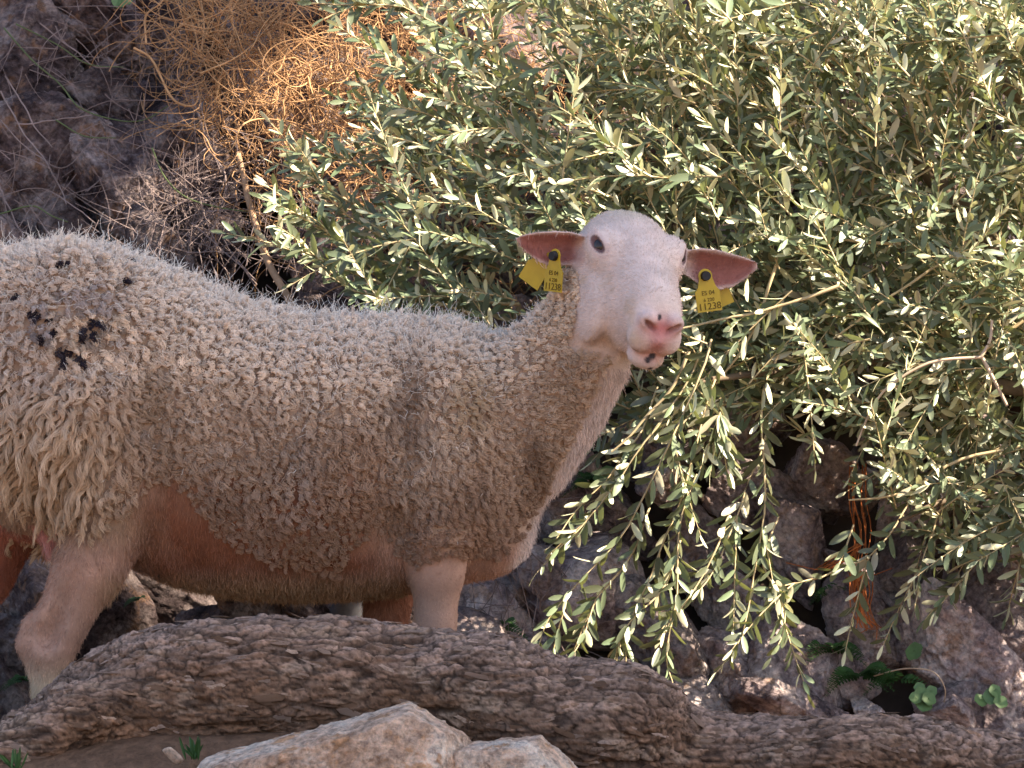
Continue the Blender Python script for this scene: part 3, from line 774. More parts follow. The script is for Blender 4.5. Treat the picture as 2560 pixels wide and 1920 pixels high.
    for (root, e1, e2, e3, Lr, pk, wk, ck) in ears:
        d = V - root; q1 = d @ e1 / Lr; q2 = d @ e2; q3 = d @ e3; w = np.interp(q1, pk, wk); q2 = q2 - np.interp(q1, pk, ck)
        on = (q1 > .12) & (q1 < 1.02) & (np.abs(q3) < .03) & (np.abs(q2) < w * 1.15)
        c[on] = cream * np.array([.95, .86, .83])
        inn = on * sstep(.0, .35, n @ e3) * sstep(1.0, .68, np.abs(q2) / w) * sstep(.08, .3, q1) * sstep(1.02, .9, q1)
        c = over(c, (.30, .105, .085), inn * .95); inner = np.maximum(inner, on * 1.0)
    c *= (0.93 + 0.14 * fbm(V * 60, 3, 77))[:, None] * (1 - .35 * np.clip(fbm(V * np.array([28, 28, 14]), 3, 79), 0, 1) * (1 - head))[:, None]
    sheep = thing('sheep', (W(600, 2010, 0)[0], 0, 0), 'cream woolly sheep with yellow ear tags standing behind the log, head turned to the viewer', 'sheep')
    me = np_mesh('body', V, Fq, M['skin']); set_col(me, np.clip(c, 0, 1)); link('body', me, sheep)

    # --- eyes
    def uvs(name, r, mat, loc, parent, R, zs=1.0):
        v, fa = ico(4); o = link(name, np_mesh(name, (v * np.array([r * 1.05, r * zs, r])) @ R.T + loc, fa, mat), parent); return o
    for sg in (-1, 1):
        ec, T_, V_, eN = eye_frame(sg)
        e = uvs('eye', .0118, M['eye'], ec + eN * .0035, sheep, np.stack([T_, eN, V_], 1))
        uvs('iris', .0058, M['iris'], ec + eN * .0128 - V_ * .0015, e, np.stack([T_, eN, V_], 1), .5)

    # --- ear tags
    def tag_panel(name, mat, parent, mtx, w=.033, hgt=.030, nr=.0095):
        out = [(-w / 2, -hgt - .016), (w / 2, -hgt - .016), (w / 2, -.020), (w / 2 - .003, -.0165), (.012, -.014)]
        for k in range(9):
            g = math.radians(-20 + 220 * k / 8); out.append((nr * math.cos(g), nr * math.sin(g)))
        out += [(-.012, -.014), (-w / 2 + .003, -.0165), (-w / 2, -.020)]
        m = len(out); v = [(x, -.0008, z) for x, z in out] + [(x, .0008, z) for x, z in out]
        fs = [list(range(m)), list(range(2 * m - 1, m - 1, -1))] + [[i, i + m, (i + 1) % m + m, (i + 1) % m] for i in range(m)]
        me = np_mesh(name, v, [q[::-1] for q in fs], mat, smooth=False); me.transform(mtx); return link(name, me, parent)
    def ear_tag(btn, roll, yaw, back_off, back_roll, texts):
        T = Matrix.Translation(Vector(btn)) @ Matrix.Rotation(yaw, 4, 'Z') @ Matrix.Rotation(roll, 4, 'Y')
        p = tag_panel('ear_tag', M['tag'], sheep, T)
        bm = bmesh.new(); bmesh.ops.create_cone(bm, cap_ends=True, segments=24, radius1=.0066, radius2=.0058, depth=.006)
        bmesh.ops.transform(bm, matrix=T @ Matrix.Translation((0, -.0036, 0)) @ Matrix.Rotation(math.pi / 2, 4, 'X'), verts=bm.verts)
        me = bpy.data.meshes.new('button'); bm.to_mesh(me); bm.free(); me.materials.append(M['tag_black']); link('button', me, p)
        T2 = Matrix.Translation(Vector(btn) + Vector(back_off)) @ Matrix.Rotation(yaw * .6, 4, 'Z') @ Matrix.Rotation(back_roll, 4, 'Y')
        tag_panel('back_panel', M['tag'], p, T2)
        b0 = np.array(btn); b1 = b0 + np.array(back_off); link('pin', tubes_mesh('pin', [(np.stack([b0 + (b1 - b0) * t for t in (-.02, .5, 1.02)]), np.full(3, .0032))], M['tag'], 10), p)
        for txt, size, z in texts:
            fc = bpy.data.curves.new('tag_number', 'FONT'); fc.body = txt; fc.size = size; fc.align_x = 'CENTER'; fc.extrude = .0002
            fob = bpy.data.objects.new('tag_number', fc); COL.objects.link(fob)
            bpy.context.view_layer.update(); me = bpy.data.meshes.new_from_object(fob); bpy.data.objects.remove(fob); me.materials.clear(); me.materials.append(M['ink'])
            fo = link('tag_number', me, p)
            fo.matrix_basis = T @ Matrix.Translation((0.0005, -.0012, z)) @ Matrix.Rotation(math.pi / 2, 4, 'X')
    tx = [('11238', .0125, -.0435), ('6 220', .0065, -.0330), ('ES 04', .0080, -.0245)]
    ear_tag(W(1763, 690, -.108), math.radians(-8), math.radians(14), (.006, .028, .003), math.radians(-24), tx)
    ear_tag(W(1388, 640, -.126), math.radians(6), math.radians(-48), (-.012, .034, .004), math.radians(34), tx)

    # ------------------------------------------------------------ fleece
    tri = np.concatenate([Fq[:, [0, 1, 2]], Fq[:, [0, 2, 3]]]); A, B, Cc = V[tri[:, 0]], V[tri[:, 1]], V[tri[:, 2]]
    area = np.linalg.norm(np.cross(B - A, Cc - A), axis=1) / 2
    cen = (A + B + Cc) / 3; cn = unit(n[tri[:, 0]] + n[tri[:, 1]] + n[tri[:, 2]])
    cpx = 1280 + cen[:, 0] * PXM; cpy = 960 - (cen[:, 2] - ZC) * PXM; chd = (cen - O) @ RH
    low = np.interp(cpx, [-250, 0, 100, 150, 280, 380, 430, 480, 560, 700, 850, 905, 950, 990, 1040, 1160, 1250, 1330], [1130, 1185, 1225, 1290, 1310, 1250, 1185, 1200, 1305, 1395, 1420, 1360, 1285, 1340, 1400, 1385, 1400, 1330])
    fl = sstep(low + 35, low - 35, cpy + 30 * fbm(cen * 25, 2, 66))
    fl = np.where(cen[:, 1] > 0.05, sstep(1400, 1300, cpy), fl)
    thro = 1545 - (cpy - 930) * .48
    fl = fl * np.where(cpx > 1150, sstep(thro - 5, thro - 70, cpx), 1)
    fl = fl * np.where((cpx > 1370) & (((chd[:, 0] > -.088) & (chd[:, 2] > -.122) & (np.abs(chd[:, 1]) < .0665)) | (chd[:, 2] > -.030)), 0, 1)
    isear = inner[tri[:, 0]] > 0; fl = np.where(isear, 0, fl)
    fl = np.maximum(fl, .30 * sstep(low + 120, low + 40, cpy) * sstep(0.0, .3, fbm(cen * 30, 2, 71)) * sstep(500, 640, cpx) * sstep(1180, 1080, cpx) * 0)
    facing = sstep(0.75, 0.1, cn[:, 1])          # far side needs little
    rg = np.random.default_rng(5)
    def sample(wt, N):
        cdf = np.cumsum(wt * area); k = np.searchsorted(cdf, rg.uniform(0, cdf[-1], N)); k = np.minimum(k, len(tri) - 1)
        r1 = np.sqrt(rg.uniform(0, 1, N)); r2 = rg.uniform(0, 1, N)
        p = (1 - r1)[:, None] * A[k] + (r1 * (1 - r2))[:, None] * B[k] + (r1 * r2)[:, None] * Cc[k]
        return p, unit(((1 - r1)[:, None] * n[tri[k, 0]] + (r1 * (1 - r2))[:, None] * n[tri[k, 1]] + (r1 * r2)[:, None] * n[tri[k, 2]])), k
    def make_curves(name, P, rad, col, parent):
        N, m = P.shape[:2]
        hc = bpy.data.hair_curves.new(name); hc.add_curves([m] * N)
        hc.attributes['position'].data.foreach_set('vector', P.astype(np.float32).ravel())
        ra = hc.attributes.get('radius') or hc.attributes.new('radius', 'FLOAT', 'POINT'); ra.data.foreach_set('value', np.broadcast_to(rad, (N, m)).astype(np.float32).ravel())
        ca = hc.attributes.new('Col', 'FLOAT_COLOR', 'CURVE'); cc = np.ones((N, 4), np.float32); cc[:, :3] = col; ca.data.foreach_set('color', cc.ravel())
        hc.materials.append(M['wool']); return link(name, hc, parent)
    NS, m = 20, 9
    lp, ln, lk = sample(np.where(fl > .5, fl, 0) * (0.25 + 0.75 * facing), 42000)
    rmin = np.where(ln[:, 1] > .45, .015, .0076) * np.where(1280 + lp[:, 0] * PXM > 1330, .85, 1.0); cellz = {}; keep = []
    for i in range(len(lp)):
        r = rmin[i]; key = (int(lp[i, 0] // .016), int(lp[i, 1] // .016), int(lp[i, 2] // .016)); ok = True
        for dx in (-1, 0, 1):
            for dy in (-1, 0, 1):
                for dz in (-1, 0, 1):
                    for j in cellz.get((key[0] + dx, key[1] + dy, key[2] + dz), ()):
                        if (lp[i, 0] - lp[j, 0]) ** 2 + (lp[i, 1] - lp[j, 1]) ** 2 + (lp[i, 2] - lp[j, 2]) ** 2 < r * r: ok = False; break
                    if not ok: break
                if not ok: break
            if not ok: break
        if ok: keep.append(i); cellz.setdefault(key, []).append(i)
    keep = np.array(keep); lp, ln, lk = lp[keep], ln[keep], lk[keep]; NL = len(lp); print('LOCKS', NL)
    lpx = 1280 + lp[:, 0] * PXM; lpy = 960 - (lp[:, 2] - ZC) * PXM
    rump = sstep(430, 200, lpx) * sstep(860, 1080, lpy)
    neck = sstep(1180, 1300, lpx)
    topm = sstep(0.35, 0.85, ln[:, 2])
    length = (.0175 + .030 * rump - .0085 * neck + .002 * topm) * rg.uniform(.65, 1.35, NL) * np.clip(.30 + .8 * fl[lk], .30, 1)
    length *= np.where(cpy[lk] > low[lk] - 60, .75, 1) * (1 - .35 * sstep(1220, 1330, lpy) * (1 - rump))
    down = np.array([0, 0, -1.0]) + np.stack([-.35 * rump + .25 * neck, 0 * rump, 0 * rump], 1)
    tang = unit(down - ln * np.sum(down * ln, 1)[:, None] + rg.normal(0, .25, (NL, 3)))
    b2 = np.cross(ln, tang)
    th = rg.uniform(0, 2 * math.pi, NL); ph = rg.uniform(0, 2 * math.pi, NL)
    turns = np.where(rump > .5, rg.uniform(1.0, 1.9, NL), rg.uniform(1.1, 1.9, NL))
    amp = (.0032 + .0020 * rump) * rg.uniform(.6, 1.3, NL)
    lay = .75 - .40 * topm - .15 * neck + .3 * rump
    u = np.linspace(0, 1, m)
    Pc = np.zeros((NL, m, 3))
    for i, t in enumerate(u):
        out = np.sin(np.minimum(t * 1.5, 1) * math.pi / 2) * .55 * (1 - lay * .45) + .10 * t
        g = lay * (t ** 1.5)
        Pc[:, i] = lp + ln * (length * out)[:, None] + tang * (length * g)[:, None] + b2 * (amp * np.sin(ph + turns * 2 * math.pi * t) * min(1, t * 2))[:, None] + ln * (amp * .8 * np.cos(ph + turns * 2 * math.pi * t) * min(1, t * 2))[:, None]
    # strands of each lock
    rt = ((.0053 - .0016 * rump) * (.45 + .55 * fl[lk]) * rg.uniform(.7, 1.4, NL))[:, None] * np.sqrt(rg.uniform(0, 1, (NL, NS))) ; an = rg.uniform(0, 2 * math.pi, (NL, NS))
    off = tang[:, None] * (rt * np.cos(an))[..., None] + b2[:, None] * (rt * np.sin(an))[..., None]
    shape = (1 - .62 * u ** 1.2)                                                # locks narrow towards the tip
    P = Pc[:, None] + off[:, :, None] * shape[None, None, :, None]
    P = P + rg.normal(0, .0009, P.shape) * np.linspace(0.2, 1, m)[None, None, :, None]
    ls = rg.uniform(.7, 1.05, (NL, NS)); P = P[:, :, :1] + (P - P[:, :, :1]) * ls[..., None, None]
    P = P.reshape(-1, m, 3)
    # colour of the wool: cream, dirty with painted shade lower down, dung-dark tags on the rump
    wc = np.array([.71, .555, .43]) * (1 + .15 * rg.normal(size=(NL, 1)))
    dirt_shade = np.clip(.72 * sstep(840, 1200, lpy) + .55 * fbm(lp * 9, 3, 8) * .8 - .25 * rump - .3 * topm, 0, .8)
    wc = over(wc, (.31, .175, .105), np.clip(dirt_shade * 1.0, 0, .8))
    wc = over(wc, (.27, .135, .080), np.clip(.62 * sstep(1150, 1350, lpy + 60 * fbm(lp * 14, 2, 91)) * (1 - rump), 0, .8))  # lower fleece browned further, soiling and painted shade together
    wc = over(wc, (.50, .42, .38), np.clip(.6 * sstep(.0, .5, fbm(lp * 8, 3, 88)) * sstep(1250, 1000, lpx) * (1 - rump), 0, .8))
    wc = over(wc, (.62, .435, .285), np.clip(rump * .65 * sstep(900, 1100, lpy), 0, 1))
    wc = over(wc, (.80, .68, .59), topm * .75)  # upward-facing locks paled in colour to paint skylight on the back
    for (qx, qy, rx, ry, am, cc) in ((1180, 1010, 45, 70, .55, (.36, .24, .12)), (1035, 1010, 45, 130, .75, (.17, .105, .075)), (1330, 1170, 45, 110, .7, (.20, .125, .085)), (1290, 1370, 60, 60, .7, (.17, .10, .07)),
                                     (1120, 1230, 120, 60, .45, (.25, .165, .12)), (880, 1330, 150, 60, .6, (.24, .15, .10)), (600, 1230, 110, 80, .6, (.27, .17, .12)), (420, 1030, 60, 120, .5, (.30, .20, .13)), (1400, 950, 60, 110, .4, (.34, .22, .14)), (760, 1150, 140, 80, .3, (.28, .20, .15))):
        wc = over(wc, cc, np.clip(am * np.exp(-((lpx - qx) / rx) ** 2 - ((lpy - qy) / ry) ** 2) * (1.1 + .9 * fbm(lp * 25, 2, 55)), 0, .9))
    zone = np.exp(-((lpx - 215) / 130) ** 2 - ((lpy - 790) / 120) ** 2)
    wc = over(wc, (.35, .30, .30), np.clip(zone * 1.2 * sstep(.05, .35, fbm(lp * 30, 2, 5)), 0, .8))
    for (qx, qy, r) in ((268, 818, 20), (258, 835, 18), (200, 885, 17), (196, 905, 14), (236, 900, 15), (22, 716, 15), (130, 790, 13), (335, 672, 9), (330, 715, 9), (295, 668, 8), (75, 740, 10), (160, 808, 11), (215, 820, 11),
                        (140, 845, 11), (200, 670, 10), (182, 672, 8), (60, 685, 9), (290, 760, 8), (320, 735, 8), (175, 835, 9), (235, 852, 10), (140, 870, 9)):
        wc = over(wc, (.025, .020, .028), (np.hypot(lpx - qx, lpy - qy) < r) * (lp[:, 1] < 0) * 1.0)
    sp_ = rg.uniform(0, 1, NL); wc = over(wc, (.06, .05, .06), ((sp_ < .12) & (np.hypot((lpx - 205) / 170, (lpy - 770) / 130) < 1) & (lp[:, 1] < 0)) * .5)
    col = np.repeat(wc, NS, 0) * (1 + .08 * rg.normal(size=(NL * NS, 1)))
    rad = np.array([.00042] * m) * np.linspace(1, .55, m)
    tag(make_curves('fleece', P, rad, np.clip(col, .01, .95), sheep), kind='stuff')
    # flyaway fibres that soften the outline of the fleece
    NF = 6500; fp, fn_, fk = sample(fl * (0.2 + 0.8 * facing) * (0.06 + 1.4 * sstep(.15, .8, cn[:, 2])), NF)
    d1 = unit(fn_ + rg.normal(0, .45, (NF, 3))); cv = rg.normal(0, .9, (NF, 3)); Lf = rg.uniform(.012, .022, NF) * sstep(-.5, .1, fn_[:, 2])
    fx = rg.uniform(0, 6.28, NF); fax = unit(np.cross(d1, rg.normal(size=(NF, 3))))
    Lf *= 1 - .35 * sstep(1180, 1300, 1280 + fp[:, 0] * PXM)
    P = np.stack([fp + d1 * (Lf * t)[:, None] + cv * (Lf * t * t * .6)[:, None] + fax * (.0035 * t * np.sin(fx + t * 11))[:, None] for t in np.linspace(0, 1, 9)], 1)
    tag(make_curves('flyaway_wool', P, np.array([.00017] * 9), np.tile([.80, .74, .68], (NF, 1)), sheep), kind='stuff')  # near-white colour paints the bright rim along the back
    # short coat on face, legs and belly
    NH = 60000; sp, sn, sk = sample((1 - fl) * (0.3 + 0.7 * facing) * np.where(isear, .5, 1) * np.where(chd[:, 0] > .135, .25, 1) * np.where((cpx > 1400), 1.6, 1), NH)
    flow = np.where((sp[:, 0] > .06)[:, None] & (sp[:, 2] > .58)[:, None], -f * .7 - up * .5, np.array([.0, 0, -1.0])[None])
    flow = flow - sn * np.sum(flow * sn, 1)[:, None] + rg.normal(0, .25, (NH, 3))
    eyed = np.min([np.linalg.norm((sp - O) @ RH - (eye_frame(sg)[0] + eye_frame(sg)[3] * .015 - O) @ RH, axis=1) for sg in (-1, 1)], axis=0)
    Lh = rg.uniform(.003, .0055, NH) * np.where((sp[:, 0] > .06) & (sp[:, 2] > .58), 1, np.where(sp[:, 2] < .335, np.where((sp[:, 0] > -.52) & (sp[:, 0] < -.14), 2.0, .95), 1.8)) * np.where(eyed < .017, .25, 1) * np.where((sp - O) @ RH[:, 0] > .13, .5, 1) * np.where((sp[:, 0] > .06) & (sp[:, 2] > .58), .8, 1.1)
    P = np.stack([sp + sn * (Lh * (.45 * t))[:, None] + flow * (Lh * .8 * t * t)[:, None] for t in np.linspace(0, 1, 4)], 1)
    cs = c[tri[sk, 0]] * (1.05 + .16 * rg.normal(size=(NH, 1)) * np.where((sp[:, 0] > .06) & (sp[:, 2] > .58), .6, 1.4)[:, None])
    tag(make_curves('short_coat', P, np.array([.00026, .00024, .0002, .00012]), np.clip(cs, .01, .95), sheep), kind='stuff')
build_sheep()

# ------------------------------------------------------------------ olive tree
def leaf_proto(seed):
    rg = np.random.default_rng(seed); xs = [0.12, 0.34, 0.66, 0.90]; w = np.array([.50, .92, 1.0, .58]) * .128 * rg.uniform(.85, 1.2)
    bend = rg.uniform(.04, .22); side = rg.uniform(-.06, .06); fold = rg.uniform(.02, .05)
    v = [(0, 0, 0)]
    for x, ww in zip(xs, w):
        z = -bend * x * x; y = side * x * x
        v += [(x, y + ww, z + fold), (x, y, z), (x, y - ww, z + fold)]
    v.append((1.0, side, -bend)); e = len(v) - 1
    f = [[0, 2, 1], [0, 3, 2]]
    for i in range(3):
        a = 1 + 3 * i
        f += [[a, a + 1, a + 4], [a, a + 4, a + 3], [a + 1, a + 2, a + 5], [a + 1, a + 5, a + 4]]
    a = 10; f += [[a, a + 1, e], [a + 1, a + 2, e]]
    return np.array(v, float), np.array(f)

def build_olive():
    rg = np.random.default_rng(21)
    protos = [leaf_proto(k) for k in range(6)]
    stems = []; leaves = []          # leaf: (pos, axis, normal, length, proto)
    def add_leaves(pts, spacing, size, front=1.0, start=0.05):
        seg = np.linalg.norm(np.diff(pts, axis=0), axis=1); cum = np.r_[0, np.cumsum(seg)]; Lt = cum[-1]
        n = int(Lt / spacing); ph = rg.uniform(0, math.pi)
        for i in range(n):
            t = start * Lt + (i + rg.uniform(-.2, .2)) * spacing
            if t > Lt: break
            p = np.array([np.interp(t, cum, pts[:, d]) for d in range(3)])
            q = np.array([np.interp(min(t + .004, Lt), cum, pts[:, d]) for d in range(3)]); d = unit(q - p) if t < Lt - .005 else unit(pts[-1] - pts[-2])
            x = unit(np.cross(d, [0.1, -1, .15])); y = np.cross(d, x); ph += math.pi / 2 + rg.normal(0, .25)
            fall = 1 - .35 * (t / Lt) ** 3
            for sg in (-1, 1):
                if rg.uniform() < .07: continue
                o = (x * math.cos(ph) + y * math.sin(ph) * .8) * sg
                ax = unit(d * rg.uniform(.55, 1.1) + o * rg.uniform(.55, .95) + rg.normal(0, .12, 3))
                nn = d * .7 - o * .3 + np.array([.45, -.75, .55]) * .8 + rg.normal(0, .40, 3)
                if rg.uniform() < .22: nn = -nn
                leaves.append((p, ax, nn, size * fall * rg.uniform(.75, 1.2), int(rg.integers(6))))
        if rg.uniform() < .9:
            leaves.append((pts[-1], unit(pts[-1] - pts[-2]), rg.normal(0, 1, 3), size * .7, int(rg.integers(6))))
    def clampy(p):
        p[:, 1] = np.minimum(p[:, 1], wall_y(p[:, 2]) - 0.10); return p
    def shoot(base, d, L, droop, size=.034, r=.0014, spacing=.0140):
        n = 7; t = np.linspace(0, 1, n)[:, None]; side = unit(np.cross(d, rg.normal(size=3)))
        pts = base + d * L * t + side * L * .12 * t ** 2 * rg.uniform(-1, 1) + np.array([0, 0, -1.0]) * L * droop * t ** 2
        pts = clampy(pts); stems.append((pts, np.linspace(r, .0006, n))); add_leaves(pts, spacing, size)
        return pts
    def branch(pxs, y0, y1, r0, r1, leafy=True, size=.036, shoots=0, dirbias=None, spacing=.0125, n=22):
        ys = np.linspace(y0, y1, len(pxs)); p = spline([W(a, b, y) for (a, b), y in zip(pxs, ys)], n)
        p = clampy(p + .004 * np.stack([fbm(p * 20 + k * 9, 2, k) for k in range(3)], 1)); stems.append((p, np.linspace(r0, r1, n)))
        if leafy: add_leaves(p, spacing, size)
        for k in range(shoots):
            i = int(rg.uniform(.15, .85) * (n - 1)); d = unit(p[min(i + 1, n - 1)] - p[i])
            o = unit(rg.normal(size=3) * np.array([1, .8, 1])); dd = unit(d * .9 + o * .65 + (np.array(dirbias) if dirbias is not None else 0))
            shoot(p[i], dd, rg.uniform(.07, .15), .12, size * .95)
        return p
    # sprays that reach out over the vines, tips up and away from the trunk
    for pts, y in (([(1560, 420), (1200, 280), (1000, 160), (850, 65)], .60), ([(1300, 30), (1000, 15), (780, 5)], .62), ([(1480, 560), (1150, 480), (1020, 360), (840, 240)], .55),
                   ([(1420, 640), (1150, 600), (950, 450), (795, 350)], .52), ([(1330, 660), (1000, 570), (840, 480), (750, 430)], .47), ([(1250, 740), (950, 650), (800, 565), (690, 520)], .42),
                   ([(1200, 790), (900, 690), (780, 640), (690, 615)], .40), ([(1400, 300), (1180, 200), (1080, 100)], .66), ([(1300, 520), (1120, 400), (960, 300), (900, 200)], .60),
                   ([(1250, 640), (1050, 640), (900, 560), (800, 470)], .50), ([(1300, 760), (1050, 740), (900, 735), (820, 690)], .44), ([(1380, 420), (1220, 360), (1100, 240), (1040, 190)], .62)):
        branch(pts, y + .12, y - .03, .0030, .0009, size=.036, shoots=3, dirbias=(-.5, -.1, .35))
    # drooping twigs beside the neck and above the log
    for pts, y in (([(1720, 950), (1600, 1120), (1480, 1290), (1400, 1370), (1345, 1430)], .30), ([(1740, 960), (1640, 1180), (1560, 1330), (1480, 1420), (1380, 1530), (1345, 1620)], .28),
                   ([(1760, 1030), (1700, 1250), (1620, 1450), (1560, 1600), (1530, 1680)], .30), ([(1905, 1000), (1912, 1220), (1905, 1330), (1880, 1480), (1850, 1600), (1790, 1680)], .32),
                   ([(1700, 1300), (1690, 1500), (1665, 1640), (1680, 1715)], .27), ([(1905, 1400), (1955, 1500), (1962, 1580), (1930, 1640)], .33), ([(1790, 1380), (1705, 1510), (1640, 1590)], .31),
                   ([(2090, 1420), (2010, 1455), (1925, 1468)], .36), ([(1580, 1380), (1490, 1500), (1455, 1600), (1420, 1660)], .27), ([(1660, 1460), (1570, 1570), (1520, 1700)], .29),
                   ([(1600, 1080), (1530, 1180), (1440, 1280), (1390, 1350)], .33), ([(1880, 1180), (1830, 1330), (1790, 1420), (1750, 1470)], .34), ([(2330, 1330), (2300, 1450), (2290, 1520)], .42),
                   ([(2480, 1350), (2400, 1450), (2340, 1530)], .42), ([(2250, 1300), (2180, 1380), (2110, 1420)], .42), ([(1760, 1000), (1690, 1090), (1680, 1180)], .35)):
        branch([(pts[0][0] + 40, pts[0][1] - 110)] + pts, y + .08, y, .0019, .0008, size=.035, shoots=1, dirbias=(-.1, 0, -.8), spacing=.0175)
    # fan of leaves hanging at the joint of the drooping twigs
    for k in range(4): shoot(W(1800, 1030, .30), unit(np.array([-.35 + .2 * k, -.15, -1])), .085, 0, .036, .0011)
    # crown
    poly = np.array([(1010, -80), (1040, 150), (980, 300), (920, 430), (850, 540), (850, 650), (900, 740), (1000, 810), (1300, 830), (1500, 1000), (1600, 1040), (1700, 1020), (1830, 990), (1960, 1040), (2080, 1000), (2170, 1090),
                     (2250, 1230), (2330, 1380), (2450, 1400), (2700, 1380), (2760, -80)], float)
    def inside(x, y):
        c = False; j = len(poly) - 1
        for i in range(len(poly)):
            if (poly[i, 1] > y) != (poly[j, 1] > y) and x < (poly[j, 0] - poly[i, 0]) * (y - poly[i, 1]) / (poly[j, 1] - poly[i, 1]) + poly[i, 0]: c = not c
            j = i
        return c
    cnt = 0
    while cnt < 1080:
        x, y = rg.uniform(800, 2760), rg.uniform(-80, 1420)
        if not inside(x, y): continue
        if 1300 < x < 1700 and 640 < y < 960 and rg.uniform() < .5: continue
        if x < 1400 and rg.uniform() < .68: continue
        if y > 900 and rg.uniform() < .35: continue
        cnt += 1
        kx = np.clip((x - 900) / 1500, 0, 1); ky = np.clip((y - 500) / 800, 0, 1)
        g = np.array([-.85 + .55 * kx, 0, .55 - 1.1 * ky * (1 - .3 * kx)])
        d = unit(g + rg.normal(0, .42, 3) * np.array([1, .8, 1]) + np.array([0, -.25, 0]))
        L = rg.uniform(.10, .24); z = W(x, y, .7)[2]
        yy = rg.uniform(.36 + .10 * kx, max(.40, min(1.0, wall_y(z) - .16)))
        if rg.uniform() < .35: yy = rg.uniform(.34, .52)
        shoot(W(x, y, yy) - d * L * .5, d, L, rg.uniform(.0, .25), rg.uniform(.027, .037), spacing=.0128)
    # the crown goes on above and beside the picture
    for k in range(170):
        if k % 2: x, y = rg.uniform(1050, 3300), rg.uniform(-800, -120)
        else: x, y = rg.uniform(2800, 3400), rg.uniform(-500, 1300)
        d = unit(np.array([-.4, -.2, .3]) + rg.normal(0, .5, 3)); shoot(W(x, y, rg.uniform(.35, 1.0)), d, .22, .1, .040, spacing=.015)
    for k in range(110):  # low foliage added out of view to shade the lower right stones
        shoot(np.array([rg.uniform(1.2, 1.65), rg.uniform(.12, .55), rg.uniform(.60, 1.05)]), unit(np.array([-.3, -.3, -.1]) + rg.normal(0, .6, 3)), .22, .2, .042, spacing=.014)
    # bare twigs seen between the leaves
    bare = []
    for pts, y in (([(2520, 520), (2440, 590), (2300, 690), (2180, 770), (1940, 960)], .42), ([(1990, 300), (1800, 440), (1620, 500)], .45), ([(2100, 715), (1960, 760), (1800, 800), (1690, 830)], .36),
                   ([(2250, 610), (2120, 600), (1960, 590)], .43), ([(1720, 880), (1670, 980), (1600, 1060), (1530, 1130)], .36), ([(2180, 40), (2110, 130), (2105, 220)], .5), ([(1880, 50), (1860, 200), (1840, 330)], .55),
                   ([(2560, 100), (2430, 330), (2330, 420), (2200, 500)], .5), ([(2300, 180), (2350, 320), (2420, 420)], .48), ([(2200, 330), (2180, 480), (2190, 640)], .5), ([(1620, 100), (1700, 250), (1780, 420)], .55),
                   ([(1300, 30), (1500, 180), (1600, 300)], .6), ([(2560, 800), (2420, 900), (2200, 980)], .4), ([(2600, 1100), (2400, 1150), (2250, 1230), (2120, 1250)], .42), ([(1950, 640), (1880, 830), (1790, 960)], .40)):
        p = spline([W(a, b, y) for a, b in pts], 16); p += .004 * np.stack([fbm(p * 14 + q, 2, q) for q in range(3)], 1); bare.append((p, np.linspace(.0030, .0014, 16)))
    root_p = np.array([1.42, 0.62, 0.0])
    root = thing('olive_tree', root_p, 'olive tree with dense silvery-green sunlit leaves drooping over the stony bank', 'tree')
    tr = spline([root_p + np.array(q) for q in ((0.02, -.02, -.05), (0, 0, .15), (-.03, .02, .45), (.04, .02, .8), (0.0, 0.0, 1.25), (-.12, 0, 1.7))], 40)
    v, q = tube_arrays(tr, np.linspace(.13, .055, 40) * (1 + .35 * np.exp(-np.linspace(0, 9, 40))), 28)
    nn = normals_of(v, q); v = v + nn * (.022 * fbm(v * np.array([9, 9, 4]), 4, 3) + .008 * fbm(v * 40, 3, 5))[:, None]
    link('trunk', np_mesh('trunk', v, q, M['limb']), root)
    limbs = [([tr[18], W(2700, 780, .66), W(2400, 520, .62), W(2215, 280, .60), W(2010, 45, .62), W(1850, -150, .66)], .022, .007), ([tr[14], W(2750, 1000, .60), W(2500, 960, .55), W(2250, 900, .5), W(1950, 930, .45), W(1760, 960, .38)], .016, .0035),
             ([tr[24], W(2700, 300, .7), W(2300, 120, .7), W(1800, 260, .7), W(1500, 420, .66)], .018, .004), ([tr[20], W(2500, 620, .68), W(2100, 640, .66), W(1700, 640, .6), W(1330, 680, .5)], .017, .0035),
             ([tr[30], W(2400, -150, .75), W(1900, -120, .74), W(1400, 20, .68)], .018, .004), ([tr[10], W(2700, 1180, .55), W(2450, 1220, .5), W(2250, 1300, .45)], .012, .003)]
    for pts, a, b in limbs:
        p = spline(pts, 36); p += .010 * np.stack([fbm(p * 7 + q, 3, q) for q in range(3)], 1)
        link('limb', tubes_mesh('limb', [(p, np.linspace(a, b, 36))], M['limb'], 8), root)
    for st in bare: link('twig', tubes_mesh('twig', [st], M['twig'], 6), root)
    stems.sort(key=lambda e: e[0][:, 1].mean())
    for st in stems[:60]: link('twig', tubes_mesh('twig', [st], M['twig'], 5), root)
    tag(link('fine_twigs', tubes_mesh('fine_twigs', stems[60:], M['twig'], 4), root), kind='stuff')
    # leaves: place all, the 300 largest in the picture as parts of their own
    pos = np.array([l[0] for l in leaves]); ax = np.array([l[1] for l in leaves]); nr = np.array([l[2] for l in leaves]); ln = np.array([l[3] for l in leaves]); kd = np.array([l[4] for l in leaves])
    z = unit(nr - ax * np.sum(nr * ax, 1)[:, None]); y = np.cross(z, ax)
    R = np.stack([ax, y, z], 2) * ln[:, None, None]
    cx = 1280 + pos[:, 0] * PXM * D / (D + pos[:, 1]); cy = 960 - (pos[:, 2] - ZC) * PXM * D / (D + pos[:, 1])
